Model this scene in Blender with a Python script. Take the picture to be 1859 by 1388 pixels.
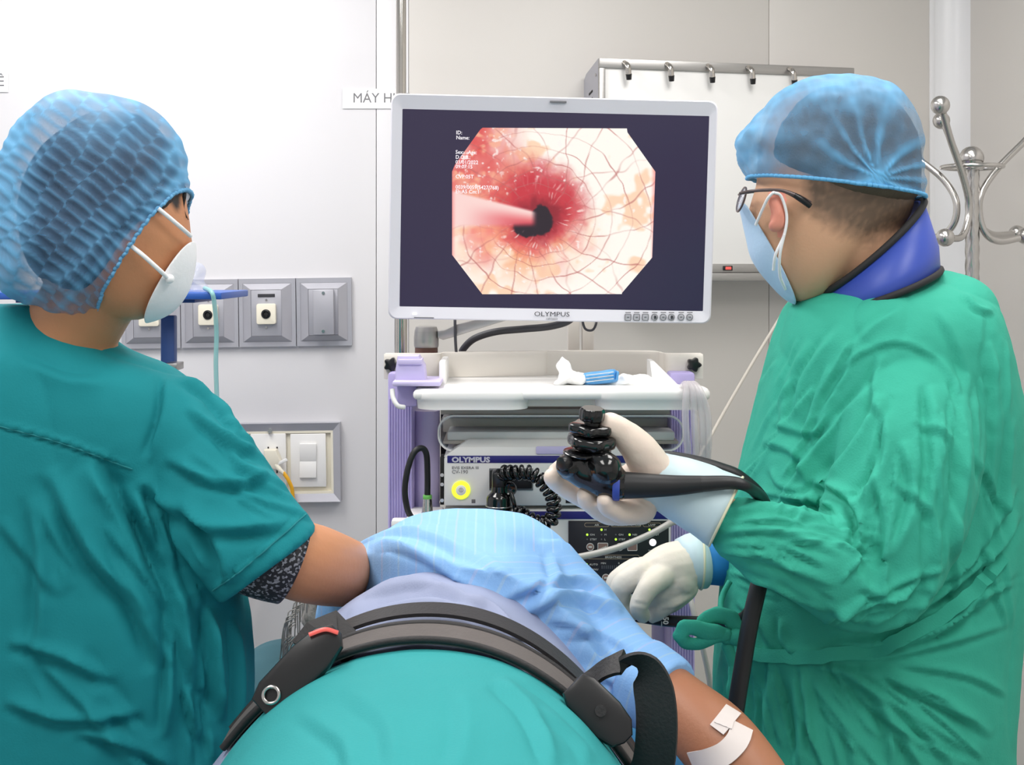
import bpy, bmesh, math, random
import numpy as np
from mathutils import Vector, Matrix, noise

for _o in list(bpy.data.objects):
    bpy.data.objects.remove(_o, do_unlink=True)
SC = bpy.context.scene
COL = SC.collection
random.seed(7)
rng = np.random.default_rng(11)

# ------------------------------------------------------------------ camera
F, CX, HY, H = 2425.0, 929.5, 480.0, 1.45      # focal length (px), principal column, horizon row, eye height (m)
cam_data = bpy.data.cameras.new('camera')
cam_data.sensor_width = 36.0
cam_data.lens = 36.0 * F / 1859.0
cam_data.shift_y = -(694.0 - HY) / 1859.0
cam_data.clip_start = 0.05
cam = bpy.data.objects.new('camera', cam_data)
COL.objects.link(cam)
cam.location = (0, 0, H)
cam.rotation_euler = (math.pi / 2, 0, 0)
SC.camera = cam

# ------------------------------------------------------------------ world + exposure
world = bpy.data.worlds.new('world')
SC.world = world
world.use_nodes = True
bg = world.node_tree.nodes['Background']
bg.inputs[0].default_value = (1.0, 0.985, 0.97, 1)
bg.inputs[1].default_value = 0.62
SC.view_settings.view_transform = 'Standard'
SC.view_settings.look = 'None'
SC.view_settings.gamma = 1.0
SC.view_settings.use_curve_mapping = False
SC.view_settings.exposure = 0.0

LIGHTS = [  # ceiling panel centre x, y, power, size x, size y
    (-1.0, 2.5, 27, 0.6, 1.2), (0.75, 2.3, 15, 0.6, 1.2),
    (-0.75, 0.6, 17, 0.6, 1.2), (0.95, 0.6, 17, 0.6, 1.2)]
CEIL = 2.75
for i, (lx, ly, pw, sx, sy) in enumerate(LIGHTS):
    ld = bpy.data.lights.new('ceiling_panel_light', 'AREA')
    ld.shape = 'RECTANGLE'; ld.size = sx; ld.size_y = sy; ld.energy = pw
    ld.color = (1.0, 0.975, 0.95)
    lo = bpy.data.objects.new('ceiling_panel_light', ld)
    COL.objects.link(lo); lo.location = (lx, ly, CEIL - 0.04)

# ------------------------------------------------------------------ coordinates
def P(px, py, d):
    """world point that stands at depth d along the picture's line of sight"""
    return Vector(((px - CX) / F * d, d, H - (py - HY) / F * d))
def proj(co):
    d = np.maximum(co[:, 1], 1e-3)
    return np.stack([co[:, 0] / d * F + CX, (H - co[:, 2]) / d * F + HY], 1)
def U(px, d):
    return px / F * d

# ------------------------------------------------------------------ materials
def lin(c):
    return tuple(((v / 255) / 12.92 if v / 255 <= 0.04045 else ((v / 255 + 0.055) / 1.055) ** 2.4) for v in c)
def mat(name, rgb, rough=0.5, metal=0.0, var=0.05, scale=8.0, bump=0.0, bscale=60.0, spec=0.5, sss=0.0,
        trans=0.0, alpha=1.0, emit=None, estr=0.0, coat=0.0, sheen=0.0, stretch=None):
    m = bpy.data.materials.new(name); m.use_nodes = True
    nt = m.node_tree; b = nt.nodes['Principled BSDF']
    c = lin(rgb)
    tc = nt.nodes.new('ShaderNodeTexCoord')
    src = tc.outputs['Object']
    if stretch:
        mp = nt.nodes.new('ShaderNodeMapping'); mp.inputs['Scale'].default_value = stretch
        nt.links.new(src, mp.inputs['Vector']); src = mp.outputs['Vector']
    nz = nt.nodes.new('ShaderNodeTexNoise'); nz.inputs['Scale'].default_value = scale; nz.inputs['Detail'].default_value = 4
    nt.links.new(src, nz.inputs['Vector'])
    mx = nt.nodes.new('ShaderNodeMix'); mx.data_type = 'RGBA'
    mx.inputs[6].default_value = tuple(max(0, v * (1 - var)) for v in c) + (1,)
    mx.inputs[7].default_value = tuple(min(1, v * (1 + var)) for v in c) + (1,)
    nt.links.new(nz.outputs['Fac'], mx.inputs[0]); nt.links.new(mx.outputs[2], b.inputs['Base Color'])
    b.inputs['Roughness'].default_value = rough; b.inputs['Metallic'].default_value = metal
    b.inputs['Specular IOR Level'].default_value = spec
    if sss:
        b.inputs['Subsurface Weight'].default_value = sss
        b.inputs['Subsurface Radius'].default_value = (0.012, 0.005, 0.003)
    if trans: b.inputs['Transmission Weight'].default_value = trans
    if alpha < 1: b.inputs['Alpha'].default_value = alpha
    if coat: b.inputs['Coat Weight'].default_value = coat
    if sheen: b.inputs['Sheen Weight'].default_value = sheen
    if emit:
        b.inputs['Emission Color'].default_value = lin(emit) + (1,); b.inputs['Emission Strength'].default_value = estr
    if bump:
        n2 = nt.nodes.new('ShaderNodeTexNoise'); n2.inputs['Scale'].default_value = bscale; n2.inputs['Detail'].default_value = 3
        nt.links.new(src, n2.inputs['Vector'])
        bp = nt.nodes.new('ShaderNodeBump'); bp.inputs['Strength'].default_value = bump; bp.inputs['Distance'].default_value = 0.004
        nt.links.new(n2.outputs['Fac'], bp.inputs['Height']); nt.links.new(bp.outputs[0], b.inputs['Normal'])
    return m

M = {}
def defm(key, *a, **k):
    M[key] = mat(key, *a, **k)
defm('wall_white', (224, 223, 226), 0.42, var=0.012, scale=2.0)
defm('wall_shaded', (215, 211, 206), 0.42, var=0.015, scale=2.0)  # white wall again, with the dimmer light on the right put into its colour
defm('trim_white', (240, 240, 242), 0.3, var=0.01)
defm('floor_vinyl', (150, 160, 158), 0.35, var=0.08, scale=30)
defm('ceiling_white', (240, 240, 240), 0.7, var=0.01)
defm('lamp_diffuser', (255, 255, 255), 0.6, emit=(255, 250, 244), estr=2.5)
defm('aluminium', (182, 182, 190), 0.42, 0.35, var=0.05, scale=20)
defm('steel', (198, 195, 192), 0.22, 1.0, var=0.06, scale=14)
defm('steel_brushed', (178, 176, 174), 0.38, 0.9, var=0.12, scale=12, stretch=(1, 1, 14))
defm('chrome', (205, 200, 194), 0.12, 1.0, var=0.04)
defm('cream', (238, 232, 214), 0.4, var=0.02)
defm('white_plastic', (243, 242, 240), 0.35, var=0.012)
defm('ivory_plastic', (228, 222, 213), 0.4, var=0.015)
defm('lavender', (184, 172, 224), 0.42, var=0.03)
defm('lavender_pale', (206, 196, 234), 0.4, var=0.02)
defm('monitor_white', (226, 224, 232), 0.35, var=0.012)
defm('black_plastic', (22, 22, 25), 0.3, var=0.1)
defm('black_gloss', (12, 12, 14), 0.14, var=0.1, coat=0.3)
defm('black_rubber', (26, 27, 30), 0.45, var=0.1)
defm('dark_slot', (20, 19, 20), 0.6)
defm('brown_collar', (104, 72, 62), 0.5, var=0.1)
defm('device_grey', (232, 231, 229), 0.45, var=0.015)
defm('navy', (36, 34, 118), 0.4, var=0.03)
defm('panel_black', (38, 36, 40), 0.4, var=0.04)
defm('print_white', (225, 222, 215), 0.5)
defm('print_grey', (120, 120, 124), 0.5)
defm('print_dark', (52, 52, 58), 0.5)
defm('print_silver', (206, 206, 220), 0.5)
defm('led_green', (170, 240, 60), 0.4, emit=(180, 255, 70), estr=1.4)
defm('led_lime', (225, 240, 60), 0.4, emit=(232, 248, 60), estr=0.75)
defm('led_off', (110, 108, 110), 0.4)
defm('lamp_white', (255, 255, 255), 0.4, emit=(255, 255, 255), estr=1.0)
defm('button_brown', (150, 118, 108), 0.4)
defm('pill_gold', (178, 158, 130), 0.5)
defm('blue_paint', (44, 92, 178), 0.4, var=0.04)
defm('blue_paint_dark', (34, 74, 140), 0.4, var=0.05)
defm('paper', (250, 250, 250), 0.8, var=0.01)
defm('red_switch', (190, 60, 55), 0.3, emit=(255, 120, 110), estr=0.5)
defm('yellow_cable', (240, 178, 40), 0.4)
defm('tube_teal', (150, 205, 205), 0.2, alpha=0.75)
defm('tube_clear', (226, 220, 224), 0.15, alpha=0.45)
defm('tube_grey', (186, 182, 178), 0.25, alpha=0.85)
defm('clear_plastic', (215, 220, 235), 0.08, alpha=0.3)
defm('clear_grey', (205, 202, 196), 0.12, alpha=0.42)
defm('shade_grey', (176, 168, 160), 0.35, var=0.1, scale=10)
defm('tissue', (250, 250, 250), 0.8, bump=0.3, bscale=40)
defm('pack_blue', (96, 168, 226), 0.3, var=0.25, scale=60)
defm('cable_grey', (66, 66, 72), 0.5, var=0.1)
defm('cord_white', (206, 200, 190), 0.6)
defm('green_ring', (120, 200, 100), 0.4)

# people
defm('skin_light', (206, 160, 128), 0.5, var=0.06, scale=14, bump=0.08, bscale=220, sss=0.12)
defm('skin_pink', (226, 148, 128), 0.5, var=0.05, scale=14, sss=0.2)
defm('skin_tan', (170, 114, 84), 0.5, var=0.08, scale=12, bump=0.1, bscale=200, sss=0.1)
defm('skin_warm', (200, 138, 98), 0.48, var=0.07, scale=12, bump=0.08, bscale=200, sss=0.1)
defm('hair_black', (34, 29, 29), 0.5, var=0.25, scale=50, bump=0.3, bscale=180)
defm('hair_short', (92, 77, 64), 0.7, var=0.28, scale=45, bump=0.3, bscale=300)
defm('hair_grey', (150, 146, 142), 0.6, var=0.4, scale=60, bump=0.3, bscale=180)
defm('scrub_teal', (26, 132, 140), 0.8, var=0.07, scale=9, bump=0.12, bscale=420, spec=0.2)
defm('scrub_seam', (40, 128, 134), 0.8, spec=0.2)
defm('gown_green', (60, 172, 148), 0.8, var=0.07, scale=9, bump=0.15, bscale=380, spec=0.2)
defm('drape_teal', (48, 150, 152), 0.75, var=0.05, scale=7, bump=0.12, bscale=380, spec=0.25)
defm('cloth_grey', (150, 158, 186), 0.8, var=0.05, scale=8, bump=0.1, bscale=400, spec=0.2)
defm('collar_blue', (58, 82, 178), 0.42, var=0.08, scale=14)
defm('binding_black', (34, 33, 36), 0.7)
defm('cuff_blue', (40, 132, 205), 0.7, var=0.05)
defm('glove_cream', (236, 218, 204), 0.5, var=0.04, scale=20, bump=0.15, bscale=90, sss=0.08)
defm('glove_white', (222, 214, 200), 0.5, var=0.05, scale=20, bump=0.2, bscale=80, sss=0.05)
defm('glove_pale_blue', (196, 218, 224), 0.55, var=0.04, bump=0.1, bscale=70)
defm('glove_rim', (224, 222, 190), 0.5)
defm('mask_white', (240, 240, 242), 0.75, var=0.02, bump=0.1, bscale=200)
defm('mask_blue', (186, 214, 240), 0.75, var=0.04, bump=0.1, bscale=200)
defm('frame_dark', (92, 80, 80), 0.3, 0.3)
defm('glitter_black', (30, 31, 36), 0.5, var=0.8, scale=420)
defm('webbing_black', (33, 31, 33), 0.6, var=0.15, scale=30, bump=0.2, bscale=250)
defm('belt_grey', (92, 86, 84), 0.75, var=0.15, scale=25, bump=0.2, bscale=250)
defm('buckle_black', (30, 29, 31), 0.35, var=0.1)
defm('tape_white', (238, 228, 224), 0.6, alpha=0.85)
defm('pillow_teal', (44, 92, 104), 0.8, var=0.1)
defm('sheet_blue', (70, 150, 210), 0.8, var=0.1)
defm('trouser_dark', (20, 110, 116), 0.8, var=0.08)
defm('shoe', (60, 60, 66), 0.6)
defm('eye_white', (238, 235, 230), 0.2)
defm('iris', (45, 28, 20), 0.2)

def cap_material(name, rgb_thick, rgb_thin, amin, amax):
    """sheer non-woven cap: 'pleat' = how many layers of cloth lie over each other"""
    m = bpy.data.materials.new(name); m.use_nodes = True
    nt = m.node_tree; b = nt.nodes['Principled BSDF']
    at = nt.nodes.new('ShaderNodeAttribute'); at.attribute_name = 'pleat'
    mr = nt.nodes.new('ShaderNodeMapRange'); mr.inputs[3].default_value = amin; mr.inputs[4].default_value = amax
    nt.links.new(at.outputs['Fac'], mr.inputs[0]); nt.links.new(mr.outputs[0], b.inputs['Alpha'])
    mx = nt.nodes.new('ShaderNodeMix'); mx.data_type = 'RGBA'
    mx.inputs[6].default_value = lin(rgb_thin) + (1,); mx.inputs[7].default_value = lin(rgb_thick) + (1,)
    nt.links.new(at.outputs['Fac'], mx.inputs[0]); nt.links.new(mx.outputs[2], b.inputs['Base Color'])
    b.inputs['Roughness'].default_value = 0.6; b.inputs['Specular IOR Level'].default_value = 0.3
    nz = nt.nodes.new('ShaderNodeTexNoise'); nz.inputs['Scale'].default_value = 300
    bp = nt.nodes.new('ShaderNodeBump'); bp.inputs['Strength'].default_value = 0.25; bp.inputs['Distance'].default_value = 0.002
    nt.links.new(nz.outputs['Fac'], bp.inputs['Height']); nt.links.new(bp.outputs[0], b.inputs['Normal'])
    return m
M['cap_sheer'] = cap_material('cap_sheer', (112, 178, 222), (96, 136, 178), 0.3, 0.97)
M['cap_bright'] = cap_material('cap_bright', (112, 190, 240), (112, 166, 208), 0.3, 0.97)

def striped_material():
    m = mat('shirt_blue', (140, 186, 236), 0.8, var=0.05, scale=9, bump=0.12, bscale=380, spec=0.2)
    nt = m.node_tree; b = nt.nodes['Principled BSDF']
    at = nt.nodes.new('ShaderNodeAttribute'); at.attribute_name = 'stripe'
    base = b.inputs['Base Color'].links[0].from_socket
    prev = base
    for off, rgb in ((0.0, (190, 186, 216)), (0.5, (186, 206, 212)), (0.27, (160, 198, 242)), (0.76, (160, 198, 242))):
        ad = nt.nodes.new('ShaderNodeMath'); ad.operation = 'ADD'; ad.inputs[1].default_value = off
        fr = nt.nodes.new('ShaderNodeMath'); fr.operation = 'FRACT'
        lt = nt.nodes.new('ShaderNodeMath'); lt.operation = 'LESS_THAN'; lt.inputs[1].default_value = 0.055
        ml = nt.nodes.new('ShaderNodeMath'); ml.operation = 'MULTIPLY'; ml.inputs[1].default_value = 0.3
        nt.links.new(at.outputs['Fac'], ad.inputs[0]); nt.links.new(ad.outputs[0], fr.inputs[0])
        nt.links.new(fr.outputs[0], lt.inputs[0]); nt.links.new(lt.outputs[0], ml.inputs[0])
        mx = nt.nodes.new('ShaderNodeMix'); mx.data_type = 'RGBA'
        mx.inputs[7].default_value = lin(rgb) + (1,)
        nt.links.new(ml.outputs[0], mx.inputs[0]); nt.links.new(prev, mx.inputs[6]); prev = mx.outputs[2]
    nt.links.new(prev, b.inputs['Base Color'])
    return m
M['shirt_blue'] = striped_material()
def add_stubble(m, rgb):
    """short cropped hair on skin where the mesh carries 'stubble'"""
    nt = m.node_tree; b = nt.nodes['Principled BSDF']; prev = b.inputs['Base Color'].links[0].from_socket
    at = nt.nodes.new('ShaderNodeAttribute'); at.attribute_name = 'stubble'
    mx = nt.nodes.new('ShaderNodeMix'); mx.data_type = 'RGBA'; mx.inputs[7].default_value = lin(rgb) + (1,)
    nt.links.new(at.outputs['Fac'], mx.inputs[0]); nt.links.new(prev, mx.inputs[6]); nt.links.new(mx.outputs[2], b.inputs['Base Color'])
add_stubble(M['skin_light'], (86, 72, 60)); add_stubble(M['skin_warm'], (32, 27, 26))
def glitter_material():
    m = mat('glitter_black', (34, 35, 40), 0.5, var=0.3, scale=60)
    nt = m.node_tree; b = nt.nodes['Principled BSDF']
    vo = nt.nodes.new('ShaderNodeTexVoronoi'); vo.inputs['Scale'].default_value = 330
    tc = nt.nodes.new('ShaderNodeTexCoord'); nt.links.new(tc.outputs['Object'], vo.inputs['Vector'])
    rp = nt.nodes.new('ShaderNodeValToRGB'); rp.color_ramp.elements[0].position = 0.72; rp.color_ramp.elements[1].position = 0.86
    sx = nt.nodes.new('ShaderNodeSeparateColor'); nt.links.new(vo.outputs['Color'], sx.inputs[0]); nt.links.new(sx.outputs[0], rp.inputs[0])
    mx = nt.nodes.new('ShaderNodeMix'); mx.data_type = 'RGBA'
    mx.inputs[6].default_value = lin((30, 31, 36)) + (1,); mx.inputs[7].default_value = lin((150, 152, 160)) + (1,)
    nt.links.new(rp.outputs[0], mx.inputs[0]); nt.links.new(mx.outputs[2], b.inputs['Base Color'])
    return m
M['glitter_black'] = glitter_material()

# ------------------------------------------------------------------ scene graph helpers
WROOT = {}
def thing(name, label, cat, loc=(0, 0, 0), rot=None, group=None, world=True):
    o = bpy.data.objects.new(name, None); COL.objects.link(o)
    o.empty_display_size = 0.05
    o.location = loc
    if rot is not None:
        o.rotation_euler = rot
    o['label'] = label; o['category'] = cat
    if group: o['group'] = group
    if world: WROOT[o.name] = True
    return o
def basis_chain(o):
    """world matrix of an object from its own transform (no depsgraph needed)"""
    mb = Matrix.LocRotScale(o.location, o.rotation_euler, o.scale)
    if o.parent:
        return basis_chain(o.parent) @ o.matrix_parent_inverse @ mb
    return mb
def rootof(o):
    while o.parent: o = o.parent
    return o
def adopt(o, parent):
    o.parent = parent
    if rootof(parent).name in WROOT:
        o.matrix_parent_inverse = basis_chain(parent).inverted()
def tag(o, label, cat, group=None):
    o['label'] = label; o['category'] = cat
    if group: o['group'] = group
    return o
def structure(o):
    o['kind'] = 'structure'; return o
def link(name, me, m, parent=None, smooth=True, auto=None):
    o = bpy.data.objects.new(name, me); COL.objects.link(o)
    me.name = name
    if m is not None and len(me.materials) == 0:
        me.materials.append(M[m] if isinstance(m, str) else m)
    if smooth:
        me.shade_smooth()
        if auto: me.set_sharp_from_angle(angle=math.radians(auto))
    if parent is not None: adopt(o, parent)
    return o
def mesh_of(verts, faces):
    me = bpy.data.meshes.new('m')
    me.from_pydata([tuple(v) for v in verts], [], [tuple(f) for f in faces]); me.update()
    return me
def fix_normals(me):
    bm = bmesh.new(); bm.from_mesh(me); bmesh.ops.recalc_face_normals(bm, faces=bm.faces); bm.to_mesh(me); bm.free()

# ------------------------------------------------------------------ shapes
def box(name, c, s, m, parent=None, bevel=0.002, rot=None, seg=2):
    bm = bmesh.new(); bmesh.ops.create_cube(bm, size=1.0)
    for v in bm.verts: v.co = Vector((v.co.x * s[0], v.co.y * s[1], v.co.z * s[2]))
    if bevel: bmesh.ops.bevel(bm, geom=bm.edges[:], offset=min(bevel, min(s) * 0.45), segments=seg, affect='EDGES', profile=0.5)
    mx = Matrix.Translation(c)
    if rot is not None: mx = mx @ rot.to_4x4()
    bm.transform(mx)
    me = bpy.data.meshes.new(name); bm.to_mesh(me); bm.free()
    return link(name, me, m, parent, True, 35)
def pbox(name, r, d, depth, m, parent=None, bevel=0.002):
    """box whose front face fills picture rectangle r when it stands at depth d"""
    a, b = P(r[0], r[1], d), P(r[2], r[3], d)
    return box(name, ((a.x + b.x) / 2, d + depth / 2, (a.z + b.z) / 2), (abs(b.x - a.x), depth, abs(a.z - b.z)), m, parent, bevel)
def rrect(w, h, r, n=6):
    pts = []
    for cx, cz, a0 in ((w / 2 - r, h / 2 - r, 0), (-w / 2 + r, h / 2 - r, 90), (-w / 2 + r, -h / 2 + r, 180), (w / 2 - r, -h / 2 + r, 270)):
        for k in range(n + 1):
            a = math.radians(a0 + 90 * k / n); pts.append((cx + r * math.cos(a), cz + r * math.sin(a)))
    return pts
def prism(name, pts, c, depth, m, parent=None, bevel=0.0015, rot=None):
    """outline in XZ extruded along +Y from c"""
    bm = bmesh.new()
    vs = [bm.verts.new((x, 0, z)) for x, z in pts]
    f = bm.faces.new(vs)
    ex = bmesh.ops.extrude_face_region(bm, geom=[f])
    for v in ex['geom']:
        if isinstance(v, bmesh.types.BMVert): v.co.y += depth
    bmesh.ops.recalc_face_normals(bm, faces=bm.faces)
    if bevel:
        es = [e for e in bm.edges if abs(e.verts[0].co.y - e.verts[1].co.y) < 1e-7]
        bmesh.ops.bevel(bm, geom=es, offset=bevel, segments=2, affect='EDGES', profile=0.5)
    mx = Matrix.Translation(c)
    if rot is not None: mx = mx @ rot.to_4x4()
    bm.transform(mx)
    me = bpy.data.meshes.new(name); bm.to_mesh(me); bm.free()
    return link(name, me, m, parent, True, 35)
def ringframe(name, outer, inner, c, depth, m, parent=None, rot=None, front=None):
    """frame between two outlines (same point count) in XZ; 'front' = y of inner edge relative to outer edge at the front"""
    n = len(outer); v = []
    fi = 0.0 if front is None else front
    for x, z in outer: v.append((x, 0, z))
    for x, z in inner: v.append((x, fi, z))
    for x, z in outer: v.append((x, depth, z))
    for x, z in inner: v.append((x, depth, z))
    fs = []
    for i in range(n):
        j = (i + 1) % n
        fs += [(i, j, n + j, n + i), (2 * n + j, 2 * n + i, 3 * n + i, 3 * n + j), (j, i, 2 * n + i, 2 * n + j), (n + i, n + j, 3 * n + j, 3 * n + i)]
    me = mesh_of(v, fs); fix_normals(me)
    mx = Matrix.Translation(c)
    if rot is not None: mx = mx @ rot.to_4x4()
    me.transform(mx)
    return link(name, me, m, parent, True, 30)
def rect(w, h): return [(w / 2, h / 2), (-w / 2, h / 2), (-w / 2, -h / 2), (w / 2, -h / 2)]
def catmull(pts, n):
    """resample control tuples with a centripetal-ish Catmull-Rom curve"""
    A = np.array(pts, float)
    if len(A) == 2:
        t = np.linspace(0, 1, n)[:, None]; return A[0] * (1 - t) + A[1] * t
    E = np.vstack([2 * A[0] - A[1], A, 2 * A[-1] - A[-2]])
    segs = len(A) - 1
    u = np.linspace(0, segs, n); i = np.minimum(u.astype(int), segs - 1); t = (u - i)[:, None]
    p0, p1, p2, p3 = E[i], E[i + 1], E[i + 2], E[i + 3]
    return 0.5 * (2 * p1 + (p2 - p0) * t + (2 * p0 - 5 * p1 + 4 * p2 - p3) * t ** 2 + (3 * p1 - p0 - 3 * p2 + p3) * t ** 3)
def catmull_closed(pts, n):
    A = np.array(pts, float); N = len(A)
    u = np.linspace(0, N, n, endpoint=False); i = u.astype(int); t = (u - i)[:, None]
    p0, p1, p2, p3 = A[(i - 1) % N], A[i % N], A[(i + 1) % N], A[(i + 2) % N]
    return 0.5 * (2 * p1 + (p2 - p0) * t + (2 * p0 - 5 * p1 + 4 * p2 - p3) * t ** 2 + (3 * p1 - p0 - 3 * p2 + p3) * t ** 3)
def sweep(path, radii, n=12, cap=True, dome=False, flat=None, closed=False):
    """tube geometry along points; radii scalar/list; flat=(ref vector, factor) squashes the section along ref"""
    path = [Vector(p) for p in path]; N = len(path)
    if not hasattr(radii, '__len__'): radii = [radii] * N
    if dome:
        t0 = (path[0] - path[1]).normalized(); t1 = (path[-1] - path[-2]).normalized()
        pre = []; prr = []
        for a in (90, 65, 40, 18):
            pre.append(path[0] + t0 * radii[0] * math.sin(math.radians(a))); prr.append(radii[0] * max(0.03, math.cos(math.radians(a))))
        post = []; por = []
        for a in (18, 40, 65, 90):
            post.append(path[-1] + t1 * radii[-1] * math.sin(math.radians(a))); por.append(radii[-1] * max(0.03, math.cos(math.radians(a))))
        path = pre + path + post; radii = prr + list(radii) + por; N = len(path)
    vs = []; fs = []
    t = (path[1] - path[0]).normalized()
    ref = Vector((0, 0, 1)) if abs(t.z) < 0.9 else Vector((1, 0, 0))
    nrm = t.cross(ref).normalized()
    for i in range(N):
        if closed: tt = (path[(i + 1) % N] - path[i - 1]).normalized()
        elif i == 0: tt = (path[1] - path[0]).normalized()
        elif i == N - 1: tt = (path[-1] - path[-2]).normalized()
        else: tt = (path[i + 1] - path[i - 1]).normalized()
        nrm = (nrm - tt * nrm.dot(tt))
        nrm = nrm.normalized() if nrm.length > 1e-6 else tt.orthogonal().normalized()
        bi = tt.cross(nrm)
        for k in range(n):
            a = 2 * math.pi * k / n
            off = (nrm * math.cos(a) + bi * math.sin(a)) * radii[i]
            if flat is not None:
                fv = flat[0]; off = off - fv * off.dot(fv) * (1 - flat[1])
            vs.append(path[i] + off)
    last = N if closed else N - 1
    for i in range(last):
        for k in range(n):
            k2 = (k + 1) % n; i2 = (i + 1) % N
            fs.append((i * n + k, i * n + k2, i2 * n + k2, i2 * n + k))
    if cap and not closed:
        fs.append(tuple(range(n - 1, -1, -1))); fs.append(tuple((N - 1) * n + k for k in range(n)))
    return vs, fs
def tube(name, pts, r, m, parent=None, n=12, res=None, closed=False, dome=False, flat=None):
    """smooth tube through control points; r scalar or one per control point"""
    res = res or max(2, (len(pts) - 1) * 8 + 1)
    if hasattr(r, '__len__'):
        A = catmull([tuple(p) + (q,) for p, q in zip(pts, r)], res)
        path, rad = A[:, :3], list(np.maximum(A[:, 3], 1e-4))
    else:
        path = catmull_closed([tuple(p) for p in pts], res) if closed else catmull([tuple(p) for p in pts], res)
        rad = r
    v, f = sweep(path, rad, n, True, dome, flat, closed)
    me = mesh_of(v, f); fix_normals(me)
    return link(name, me, m, parent, True, 50)
def cyl(name, p0, p1, r, m, parent=None, r2=None, n=24, bevel=0.0):
    v, f = sweep([p0, p1], [r, r if r2 is None else r2], n)
    me = mesh_of(v, f); fix_normals(me)
    if bevel:
        bm = bmesh.new(); bm.from_mesh(me)
        es = [e for e in bm.edges if e.calc_face_angle(0) > 0.8]
        bmesh.ops.bevel(bm, geom=es, offset=bevel, segments=2, affect='EDGES', profile=0.5)
        bm.to_mesh(me); bm.free()
    return link(name, me, m, parent, True, 40)
def lathe(name, prof, c, axis, m, parent=None, n=32):
    """profile of (radius, along) swept about axis through c"""
    axis = Vector(axis).normalized(); a = axis.orthogonal().normalized(); b = axis.cross(a)
    vs = []; fs = []
    for r, h in prof:
        for k in range(n):
            t = 2 * math.pi * k / n
            vs.append(Vector(c) + axis * h + (a * math.cos(t) + b * math.sin(t)) * max(r, 1e-5))
    for i in range(len(prof) - 1):
        for k in range(n):
            k2 = (k + 1) % n; fs.append((i * n + k, i * n + k2, (i + 1) * n + k2, (i + 1) * n + k))
    fs.append(tuple(range(n))); fs.append(tuple((len(prof) - 1) * n + k for k in range(n - 1, -1, -1)))
    me = mesh_of(vs, fs); fix_normals(me)
    return link(name, me, m, parent, True, 35)
def ball(name, c, r, m, parent=None, sc=(1, 1, 1), sub=3):
    bm = bmesh.new(); bmesh.ops.create_icosphere(bm, subdivisions=sub, radius=r)
    for v in bm.verts: v.co = Vector((v.co.x * sc[0], v.co.y * sc[1], v.co.z * sc[2])) + Vector(c)
    me = bpy.data.meshes.new(name); bm.to_mesh(me); bm.free()
    return link(name, me, m, parent)
def text(name, body, size, c, m, parent=None, rot=None, bold=0.0, xs=1.0, align='LEFT', ext=0.0003):
    """lettering standing in XZ, reading from -Y, baseline start at c"""
    cu = bpy.data.curves.new('t', 'FONT'); cu.body = body; cu.size = size; cu.align_x = align
    cu.extrude = ext; cu.offset = bold; cu.resolution_u = 2
    o = bpy.data.objects.new('t', cu); COL.objects.link(o)
    dg = bpy.context.evaluated_depsgraph_get()
    me = bpy.data.meshes.new_from_object(o.evaluated_get(dg))
    bpy.data.objects.remove(o, do_unlink=True); bpy.data.curves.remove(cu)
    mx = Matrix.Translation(c)
    if rot is not None: mx = mx @ rot.to_4x4()
    mx = mx @ Matrix.Rotation(math.pi / 2, 4, 'X') @ Matrix.Diagonal((xs, 1, 1, 1))
    me.transform(mx); me.materials.clear()
    return link(name, me, m, parent, False)

# ------------------------------------------------------------------ soft-body helpers
def hloft(secs, n=64, sub=6, e=2.3):
    """closed body from horizontal sections (py, x_left, x_right, depth centre, half depth)"""
    A = catmull(secs, (len(secs) - 1) * sub + 1)
    vs = []; fs = []
    for py, xl, xr, dc, dh in A:
        c = P((xl + xr) / 2, py, dc); hw = abs(U((xr - xl) / 2, dc))
        for k in range(n):
            a = 2 * math.pi * k / n; ca, sa = math.cos(a), math.sin(a)
            vs.append((c.x + hw * math.copysign(abs(ca) ** (2 / e), ca), c.y + dh * math.copysign(abs(sa) ** (2 / e), sa), c.z))
    N = len(A)
    for i in range(N - 1):
        for k in range(n):
            k2 = (k + 1) % n; fs.append((i * n + k, i * n + k2, (i + 1) * n + k2, (i + 1) * n + k))
    fs.append(tuple(range(n))); fs.append(tuple((N - 1) * n + k for k in range(n - 1, -1, -1)))
    return vs, fs
def yloft(secs, n=56, sub=6, e=2.3):
    """closed body from sections across the depth axis (d, cx, cz, rx, rz)"""
    A = catmull(secs, (len(secs) - 1) * sub + 1)
    vs = []; fs = []
    for d, cx, cz, rx, rz in A:
        for k in range(n):
            a = 2 * math.pi * k / n; ca, sa = math.cos(a), math.sin(a)
            vs.append((cx + rx * math.copysign(abs(ca) ** (2 / e), ca), d, cz + rz * math.copysign(abs(sa) ** (2 / e), sa)))
    N = len(A)
    for i in range(N - 1):
        for k in range(n):
            k2 = (k + 1) % n; fs.append((i * n + k, i * n + k2, (i + 1) * n + k2, (i + 1) * n + k))
    fs.append(tuple(range(n))); fs.append(tuple((N - 1) * n + k for k in range(n - 1, -1, -1)))
    return vs, fs
def chain(pts, n=20, res=8, flat=None):
    """rounded limb through (point, radius in metres)"""
    A = catmull([tuple(p) + (r,) for p, r in pts], (len(pts) - 1) * res + 1)
    return sweep(A[:, :3], list(np.maximum(A[:, 3], 0.001)), n, True, True, flat)
def pchain(pts, **k):
    """limb through picture points (px, py, depth, radius px)"""
    return chain([(P(x, y, d), U(r, d)) for x, y, d, r in pts], **k)
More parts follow.
